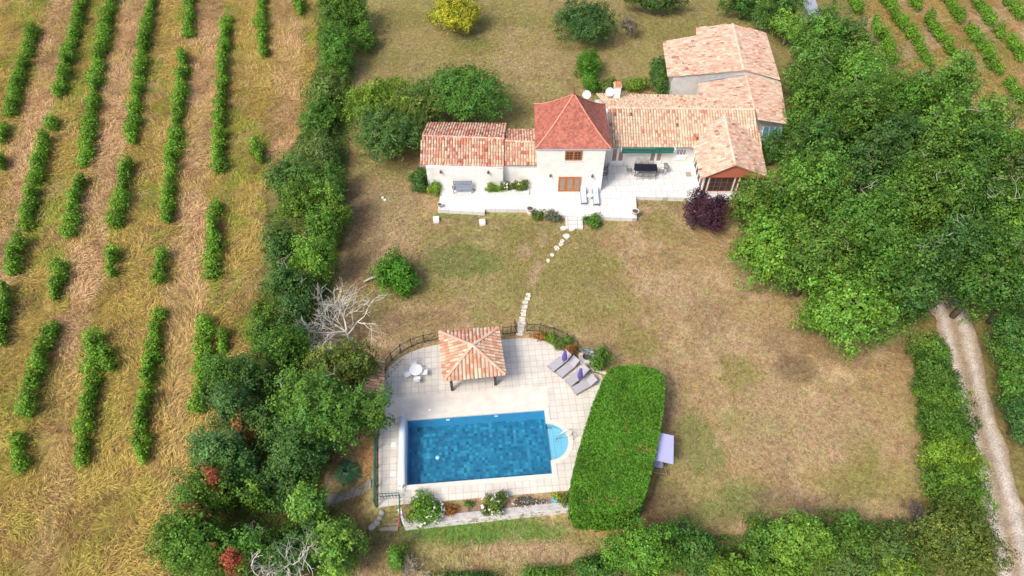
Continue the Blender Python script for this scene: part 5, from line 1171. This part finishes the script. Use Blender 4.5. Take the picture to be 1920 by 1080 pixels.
# stepping stones
SST = mat('stepping_stone', (.58, .53, .45), .9, var=.15, scale=4, bump=.3)
stones = [(1056, 428, .3, .24), (1072, 430, .3, .2), (1062, 443, .3, .28), (1054, 452, .22, .18), (1052, 458, .24, .2), (1044, 466, .24, .24), (1035, 478, .2, .18), (1028, 489, .2, .2),
          (990, 554, .24, .22), (988, 560, .27, .22), (985, 567, .27, .18), (984, 575.5, .28, .22), (982, 583, .26, .14), (981.5, 590, .27, .22), (979, 599, .32, .22), (978, 605.5, .33, .2), (977, 612, .33, .2), (975.5, 619, .33, .22), (974, 626, .32, .22)]
for i, (u, v, a_, b_) in enumerate(stones):
    rnd = random.Random(i); nn3 = 6 if i < 8 else 4; pts = []
    for k in range(nn3):
        t = 2*math.pi*(k+.5)/nn3; pts.append((a_*(1.0 if i < 8 else 1.2)*math.cos(t)*rnd.uniform(.82, 1.1), b_*1.25*math.sin(t)*rnd.uniform(.82, 1.1)))
    o = MB().prism(pts, -.08, .05).build('stepping_stone', SST); o.location = G(u, v); o.rotation_euler = (0, 0, rnd.uniform(-.25, .25)+(.3 if i < 8 else -.12))
    where = 'of the scattered ones, counted down from the garden steps' if i < 8 else 'of the close set run, counted down towards the pool gate'
    k = i if i < 8 else i-8
    tag(o, 'pale stepping stone %s %s' % (['one', 'two', 'three', 'four', 'five', 'six', 'seven', 'eight', 'nine', 'ten', 'eleven'][k], where), 'stepping stone', 'stepping stones from the house to the pool')
# white blocks on the lawn
for u, v, s, lb in ((818, 411, .26, 'square white stone block on the lawn below the left end of the terrace'), (904.5, 416, .26, 'square white stone block on the lawn below the middle of the terrace')):
    mb = MB().box(-s, s, -s, s, -.1, .3).box(-s*.8, s*.8, -s*.8, s*.8, .3, .34); o = mb.build('stone_block', WHF); o.location = G(u, v+3); o.rotation_euler = (0, 0, .1); tag(o, lb, 'stone block', 'white blocks on the lawn')
o = MB().lathe([(.1, 0), (.13, .12), (.06, .2)], n=10).box(.1, .3, -.35, -.15, 0, .1).build('lawn_light', WH); o.location = G(718, 372); tag(o, 'tiny white object lying alone on the left lawn', 'ornament')
# urns
def urn(u, v, label, s=1.0, z=TZ):
    r = empty('urn', P(u, v, z), label=label, cat='urn', group='stone urns on the terrace edge')
    mb = MB().lathe([(.2, 0), (.2, .06), (.1, .1), (.1, .18), (.24, .34), (.3, .55), (.33, .6), (.28, .6), (.25, .5)], n=18); o = mb.build('pot', mat('urn_stone', (.55, .52, .47), .85, var=.15), r, smooth=False)
    MB().lathe([(.26, .5), (.24, .54), (.02, .56)], n=14).build('soil_fill', mat('dark_soil', (.08, .06, .05)), r); r.scale = (s, s, s)
urn(1190, 404, 'grey stone urn at the lower right corner of the terrace'); urn(994, 399, 'grey stone urn at the step in the middle of the terrace edge'); urn(825, 389, 'small grey stone urn at the left corner of the terrace', .7)
# bench
def bench():
    r = empty('garden_bench', P(868, 359, TZ), rz=.02, label='grey slatted garden bench against the white annex wall', cat='bench')
    m = mat('grey_bench', (.20, .23, .29), .6, var=.1); wdt = .82
    s = MB()
    for k in range(5): s.box(-wdt, wdt, -.28+k*.13, -.17+k*.13, .42, .45)
    s.build('seat', m, r); b_ = MB()
    b_.box(-wdt, wdt, .38, .42, .84, .92).box(-wdt, wdt, .36, .40, .50, .56)
    for k in range(15): x = -wdt+.03+k*(2*wdt-.06)/14; b_.box(x-.04, x+.04, .375, .395, .561, .839)
    b_.build('backrest', m, r)
    for sx in (-1, 1):
        for y in (-.28, .38): MB().box(sx*wdt-.04, sx*wdt+.04, y-.03, y+.03, 0, .419 if y < 0 else .95).build('leg', m, r)
        MB().box(sx*wdt-.04, sx*wdt+.04, -.3, .34, .62, .66).bar((sx*wdt, -.27, .45), (sx*wdt, -.27, .62), .05).build('armrest', m, r)
bench()
TERRA = mat('small_pot', (.30, .22, .18), .8)
for u, v, lb in ((889, 358, 'small dark pot right of the garden bench'), (849, 353, 'small dark lamp stub left of the garden bench')):
    o = MB().lathe([(.07, 0), (.1, .2), (.11, .22), (.08, .22), (.07, .12)], n=12).build('small_pot', TERRA); o.location = P(u, v, TZ); tag(o, lb, 'pot')
# planter kerb
pk = P(912, 366, TZ); pk2 = P(992, 366, TZ)
o = MB().box(0, pk2[0]-pk[0], 0, .12, 0, .22).box(0, .12, .121, 1.9, 0, .22).box(pk2[0]-pk[0]-.12, pk2[0]-pk[0], .121, 1.9, 0, .22).box(.121, pk2[0]-pk[0]-.121, .121, 1.9, 0, .14).build('flowerbed', LOWT); o.location = pk; tag(o, 'raised flowerbed with pale kerb against the front wall of the house', 'flowerbed')
# striped sun loungers by the tower
def stripes():
    m, N, L, b = newmat('striped_cushion'); b.inputs['Roughness'].default_value = .85
    tc = N.new('ShaderNodeTexCoord'); sx = N.new('ShaderNodeSeparateXYZ'); L.new(tc.outputs['Object'], sx.inputs[0])
    mu = N.new('ShaderNodeMath'); mu.operation = 'MULTIPLY'; mu.inputs[1].default_value = 5.2; L.new(sx.outputs[0], mu.inputs[0])
    fr = N.new('ShaderNodeMath'); fr.operation = 'FRACT'; L.new(mu.outputs[0], fr.inputs[0])
    rp = N.new('ShaderNodeValToRGB'); rp.color_ramp.interpolation = 'CONSTANT'; e = rp.color_ramp.elements; e[0].color = (.56, .64, .74, 1); e[1].position = .4; e[1].color = (.14, .24, .45, 1); k = e.new(.65); k.color = (.56, .64, .74, 1)
    L.new(fr.outputs[0], rp.inputs[0]); L.new(rp.outputs[0], b.inputs['Base Color']); return m
STR = stripes(); FRM = mat('dark_frame', (.06, .06, .08), .5)
def lounger(label, group, cush, frame, back=.35, thick=.08, w_=.33):
    r = empty('sun_lounger', (0, 0, 0), label=label, cat='sun lounger', group=group)
    MB().box(-w_, w_, -.98, .32, .32, .32+thick).build('seat', cush, r)
    M_ = Matrix.Translation((0, .325, .32)) @ Matrix.Rotation(back, 4, 'X'); MB().box(-w_, w_, 0, .68, 0, thick, M_).build('backrest', cush, r)
    f = MB(); f.bar((-w_, -1, .29), (-w_, .95, .29), .045).bar((w_, -1, .29), (w_, .95, .29), .045)
    for y in (-1, -.1, .95): f.bar((-w_, y, .285), (w_, y, .285), .035)
    f.bar((-w_+.05, .8, .28), (-w_+.05, .85, .32+.55*math.sin(back)), .03).bar((w_-.05, .8, .28), (w_-.05, .85, .32+.55*math.sin(back)), .03)
    f.build('frame', frame, r)
    for sx in (-1, 1):
        for y in (-.9, .85): MB().bar((sx*w_, y, 0), (sx*w_, y, .28), .045).build('leg', frame, r)
    return r
l1_ = lounger('left blue and white striped sun lounger in front of the tower', 'striped sun loungers on the house terrace', STR, FRM, .3)
put(l1_, 1093.5, 371, TZ, rz=.0); l2_ = copy_tree(l1_); l2_['label'] = 'right blue and white striped sun lounger in front of the tower'; put(l2_, 1116.5, 373, TZ, rz=.0)
for l_ in (l1_, l2_): l_.scale = (.78, .98, 1)
def roundtable(name, r_, h, m, label, xy, z, cat='table'):
    t = empty(name, (*xy, z), label=label, cat=cat); MB().lathe([(r_-.02, h-.035), (r_, h-.02), (r_, h), (r_-.02, h+.005)], n=28).build('tabletop', m, t)
    MB().lathe([(.05, .02), (.04, h-.03)], n=10).build('column', m, t)
    for k in range(3): a_ = k*2.094; MB().bar((0, 0, .06), (math.cos(a_)*r_*.75, math.sin(a_)*r_*.75, .02), .05).build('foot', m, t)
    return t
roundtable('side_table', .26, .45, WH, 'small round white side table between the striped loungers', P(1105, 373, TZ)[:2], TZ)
o = MB().lathe([(.05, 0), (.06, .12), (.03, .14)], n=10).build('candle_jar', mat('jar', (.5, .45, .35))); o.location = (*P(1105, 373, TZ)[:2], TZ+.456); tag(o, 'small jar on the white side table between the striped loungers', 'jar')
# metal chairs
def metal_chair(m, label, group, sw=.24):
    r = empty('metal_chair', (0, 0, 0), label=label, cat='chair', group=group)
    s = MB().bar((-sw, -.22, .44), (sw, -.22, .44), .025).bar((-sw, .22, .44), (sw, .22, .44), .025).bar((-sw, -.22, .44), (-sw, .22, .44), .025).bar((sw, -.22, .44), (sw, .22, .44), .025)
    for k in range(6): x = -sw+.04+k*(2*sw-.08)/5; s.bar((x, -.22, .44), (x, .22, .44), .02)
    s.build('seat', m, r)
    b_ = MB().tube([(-sw, .22, .44), (-sw, .27, .8), (-sw*.6, .29, .93), (sw*.6, .29, .93), (sw, .27, .8), (sw, .22, .44)], .016, 6)
    for k in range(5): x = -sw*.7+k*sw*1.4/4; b_.bar((x, .225, .46), (x, .285, .92), .014)
    b_.build('backrest', m, r)
    for sx in (-1, 1):
        for y in (-.22, .22): MB().bar((sx*sw, y, .44), (sx*sw*1.08, y*1.15, 0), .024).build('leg', m, r)
        MB().tube([(sx*sw, .25, .66), (sx*sw*1.05, -.1, .67), (sx*sw*1.03, -.22, .44)], .014, 5).build('armrest', m, r)
    return r
CHM = mat('grey_iron', (.17, .17, .18), .5, .3, var=.1)
dt = empty('dining_table', P(1209, 325, TZ), rz=-.03, label='long black dining table on the terrace under the awning', cat='table')
BT = mat('black_top', (.014, .014, .028), .3, var=.1)
tc_ = dt.location; MB().box(-1.05, 1.05, -.48, .48, .71, .75).build('tabletop', BT, dt)
for sx in (-.98, .98):
    for sy in (-.42, .42): MB().box(sx-.035, sx+.035, sy-.035, sy+.035, 0, .709).build('leg', BT, dt)
GC = 'grey metal chairs round the black dining table'
ch = metal_chair(CHM, 'x', GC)
spots = [(-.62, -.72, math.pi, 'front left grey metal chair at the black dining table'), (.0, -.72, math.pi, 'front middle grey metal chair at the black dining table'), (.62, -.72, math.pi, 'front right grey metal chair at the black dining table'),
         (-.6, .72, 0, 'rear left grey metal chair at the black dining table'), (.0, .72, 0, 'rear middle grey metal chair at the black dining table'), (.6, .72, 0, 'rear right grey metal chair at the black dining table'),
         (-1.5, .0, math.pi/2, 'grey metal chair at the left end of the black dining table'), (1.45, -.15, -math.pi/2-.3, 'grey metal chair at the right end of the black dining table')]
for i, (x, y, a_, lb) in enumerate(spots):
    c = ch if i == 0 else copy_tree(ch); c['label'] = lb; c.location = (tc_[0]+x, tc_[1]+y, TZ); c.rotation_euler = (0, 0, a_)
for xy, a_, lb in (((8.62, 49.7), -math.pi/2, 'lower grey metal chair beside the right wall of the tower'), ((8.72, 50.5), -math.pi/2, 'upper grey metal chair beside the right wall of the tower')):
    c = copy_tree(ch); c['label'] = lb; c['group'] = 'grey metal chairs beside the tower wall'; c.location = (*xy, TZ); c.rotation_euler = (0, 0, a_)
# barbecue
bq = empty('barbecue', P(1247.5, 324, TZ), label='small grey kettle barbecue right of the black dining table', cat='barbecue')
BQ = mat('grey_enamel', (.20, .18, .17), .4, var=.1)
MB().lathe([(.05, .55), (.2, .6), (.27, .72), (.27, .76), (.18, .9), (.03, .95)], n=18).build('kettle', BQ, bq, smooth=True)
for k in range(3): a_ = k*2.09+.5; MB().bar((math.cos(a_)*.15, math.sin(a_)*.15, .62), (math.cos(a_)*.28, math.sin(a_)*.28, 0), .03).build('leg', BQ, bq)
MB().box(-.2, .2, .27, .62, .66, .69).build('side_shelf', BQ, bq)
o = MB().box(-.25, .25, -.3, .3, .001, .03).box(-.2, .2, -.25, .25, .03, .035).build('door_mat', mat('mat_grey', (.30, .27, .24), .9)); o.location = P(1291, 327, TZ); tag(o, 'small square grey mat on the terrace beside the conservatory', 'mat')
# white garden table and chairs by the pool
wt_ = P(779.5, 693, .72)[:2]
roundtable('garden_table', .5, .72, WH, 'round white garden table on the left of the pool terrace', wt_, 0)
WG = 'white chairs round the white garden table'; wch = metal_chair(mat('white_iron', (.78, .78, .78), .4, var=.03), 'x', WG, .21)
MB().lathe([(.22, .445), (.24, .455), (.22, .47)], n=18).build('seat_pad', WH, wch)
for i, (dx, dy, a_, lb) in enumerate(((-.3, .72, .35, 'white chair above the white garden table'), (-.78, -.28, 1.9, 'white chair left of the white garden table'), (.16, -.8, math.pi, 'white chair below the white garden table'), (.74, -.06, -1.5, 'white chair right of the white garden table'))):
    c = wch if i == 0 else copy_tree(wch); c['label'] = lb; c.location = (wt_[0]+dx*.82, wt_[1]+dy*.82, 0); c.rotation_euler = (0, 0, a_)
# grey loungers by the pool
GLM = mat('grey_mesh_fabric', (.36, .34, .37), .8, var=.06); GFR = mat('grey_alu', (.30, .30, .32), .4, .5)
PG = 'grey sun loungers on the right of the pool terrace'
g0 = lounger('x', PG, GLM, GFR, .5, .03, .33)
for i, (u, v, a_, lb) in enumerate(((1050, 679, -.85, 'uppermost grey sun lounger of the four by the pool'), (1065, 690, -.82, 'second grey sun lounger from the top, between the parasols'), (1083, 706, -.85, 'third grey sun lounger from the top, beside the lower parasol'), (1096, 723, -1.02, 'lowest grey sun lounger of the four by the pool'))):
    c = g0 if i == 0 else copy_tree(g0); c['label'] = lb; put(c, u, v, .2, rz=a_); c.location.z = 0
# parasols
PU = mat('purple_cloth', (.13, .08, .34), .8, var=.2, scale=6, stretch=(3, 3, .5))
def parasol(u, v, label, tilt):
    p = P(u, v, 0); r = empty('parasol', p, label=label, cat='parasol', group='closed purple parasols by the pool')
    MB().lathe([(.24, 0), (.25, .06), (.1, .1), (.04, .2)], n=20).build('base', FRM, r)
    MB().tube([(0, 0, .08), (0, 0, 2.3)], .024, 8).build('pole', FRM, r)
    prof = [(.02, 2.3), (.1, 2.2), (.11, 1.9), (.17, 1.5), (.16, 1.25), (.10, 1.0), (.06, .95)]
    vs = []; n = 16; mb = MB()
    for rr, z in prof:
        for k in range(n): t = 2*math.pi*k/n; q_ = rr*(1+.25*(k % 2)); vs.append((q_*math.cos(t), q_*math.sin(t), z))
    mb.add(vs, [(i*n+k, i*n+(k+1) % n, (i+1)*n+(k+1) % n, (i+1)*n+k) for i in range(len(prof)-1) for k in range(n)]+[tuple(range(n))]); mb.build('canopy', PU, r)
parasol(1056.5, 689, 'closed purple parasol between the two upper grey loungers', 0); parasol(1085, 722, 'closed purple parasol between the two lower grey loungers', 0)
# stone well
wlp = P(1100, 676, 0); we = empty('stone_well', wlp, label='round stone well with green metal frame beside the pool loungers', cat='well')
mb = MB(); rnd = random.Random(4); WST = attr_mat('well_stones', nscale=8, nvar=.2, bump=.4)
for row in range(4):
    nst = 16
    for k in range(nst):
        a0 = 2*math.pi*(k+.5*(row % 2))/nst+.02; a1 = a0+2*math.pi/nst-.03; c = rnd.uniform(.28, .52); r0_, r1_ = .36, .64+rnd.uniform(-.03, .03)
        z0, z1 = row*.16-.02, row*.16+.135
        vs = [(r*math.cos(a), r*math.sin(a), z) for z in (z0, z1) for (r, a) in ((r0_, a0), (r1_, a0), (r1_, a1), (r0_, a1))]
        mb.add(vs, [(3, 2, 1, 0), (4, 5, 6, 7), (0, 1, 5, 4), (1, 2, 6, 5), (2, 3, 7, 6), (3, 0, 4, 7)], (c, c*.94, c*.86))
mb.build('stone_ring', WST, we); MB().lathe([(.36, .3), (.02, .31)], n=16).build('well_cover', mat('dark_well', (.06, .06, .06)), we)
GM = mat('green_metal', (.07, .17, .15), .5)
MB().tube([(-.5, .3, .5), (-.5, .3, 1.2), (.5, .3, 1.3), (.5, .3, .5)], .03, 6).bar((-.5, .3, 1.0), (.5, .1, .7), .05).bar((-.5, .3, .8), (.5, .3, 1.1), .04).tube([(-.1, .3, 1.2), (-.1, 0, 1.25), (.1, -.15, 1.1)], .025, 6).build('pump_frame', GM, we)
rk = MB()
for k in range(9):
    x, y = rnd.uniform(-.5, .5), rnd.uniform(-.2, .2); s = rnd.uniform(.1, .2); rk = MB().lathe([(s*.8, -.05), (s, .06), (s*.5, .14)], n=6); o = rk.build('edging_stone', SST); o.location = (P(1108+k*3.2, 692+k*.9)[0], P(1108+k*3.2, 692+k*.9)[1], 0)
    tag(o, 'rough pale edging stone between the stone well and the clipped hedge', 'stone', 'edging stones beside the well')
# blue pot in bed
o = MB().lathe([(.12, 0), (.2, .18), (.22, .2), (.18, .2), (.16, .14), (.02, .12)], n=18).build('blue_bowl', mat('blue_glaze', (.16, .42, .60), .3)); o.location = P(1038.5, 940, -.12); tag(o, 'light blue bowl at the right end of the pool flowerbed', 'bowl')
# rocks near the side stairs
for i, (u, v, s) in enumerate(((716, 962, .22), (712, 972, .2), (707, 981, .24), (698, 988, .3))):
    rr = random.Random(i); mb = MB().lathe([(s*.8, -.1), (s, .05), (s*.8, .15), (s*.3, .2)], n=7); o = mb.build('rock', mat('rock', (.42, .40, .36), .9, var=.25, scale=6)); o.location = G(u, v); o.rotation_euler = (0, 0, rr.uniform(0, 3)); o.scale = (1, rr.uniform(.6, .9), 1)
    tag(o, ['topmost rock of the edging below the side stairs', 'second rock from the top of the edging below the side stairs', 'third rock of the edging below the side stairs', 'lowest and largest rock of the edging below the side stairs'][i], 'rock', 'edging rocks below the side stairs')
# swing seat with canopy, behind the clipped hedge
sw = empty('swing_seat', G(1234, 862), rz=-.16, label='garden swing seat with lilac grey canopy beside the clipped hedge', cat='swing seat')
LIL = mat('lilac_canvas', (.40, .40, .62), .8, var=.05, scale=2)
cz = 1.9
vs = []; prof = [(-.75, cz-.16), (-.3, cz+.08), (.75, cz-.12)]
for y in (-1.05, 1.05):
    for x, z in prof: vs.append((x, y, z))
    for x, z in prof: vs.append((x, y, z-.03))
MB().add(vs, [(0, 1, 7, 6)[::-1], (1, 2, 8, 7)[::-1], (3, 4, 10, 9), (4, 5, 11, 10), (0, 6, 9, 3), (2, 5, 11, 8), (0, 3, 4, 1), (1, 4, 5, 2), (6, 7, 10, 9), (7, 8, 11, 10)]).build('canopy', LIL, sw)
MTL = mat('beige_tube', (.45, .38, .30), .4)
for y in (-1.0, 1.0):
    MB().tube([(-.65, y, 0), (0, y, cz-.1), (.65, y, 0)], .03, 6).build('frame', MTL, sw)
    MB().tube([(-.65, y, .03), (.65, y, .03)], .025, 6).build('foot', MTL, sw)
MB().box(-.3, .25, -.8, .8, .42, .52).build('seat', LIL, sw); MB().box(-.42, -.32, -.8, .8, .5, 1.05).build('backrest', LIL, sw)
# grey roof at the top edge, right of centre
gr = empty('slate_shed', P(1522, 20, 0), label='low shed with smooth grey roof at the top edge among the trees', cat='shed')
z_ = 2.2; a4 = [P(1505, 10, z_), P(1520, 36, z_), P(1541, 28, z_+.3), P(1527, -12, z_+.3), P(1512, -14, z_)]
c0 = Vector(gr.location)
wb(MB().prism([(p[0], p[1]) for p in a4], z_-.1, z_+.1), 'roof', mat('slate_grey', (.30, .31, .36), .6, var=.1), gr)
cen = sum((Vector(p) for p in a4), Vector())/5
wb(MB().prism([(cen.x+(p[0]-cen.x)*.85, cen.y+(p[1]-cen.y)*.85) for p in a4], -.1, z_-.11), 'wall', GREYW, gr)
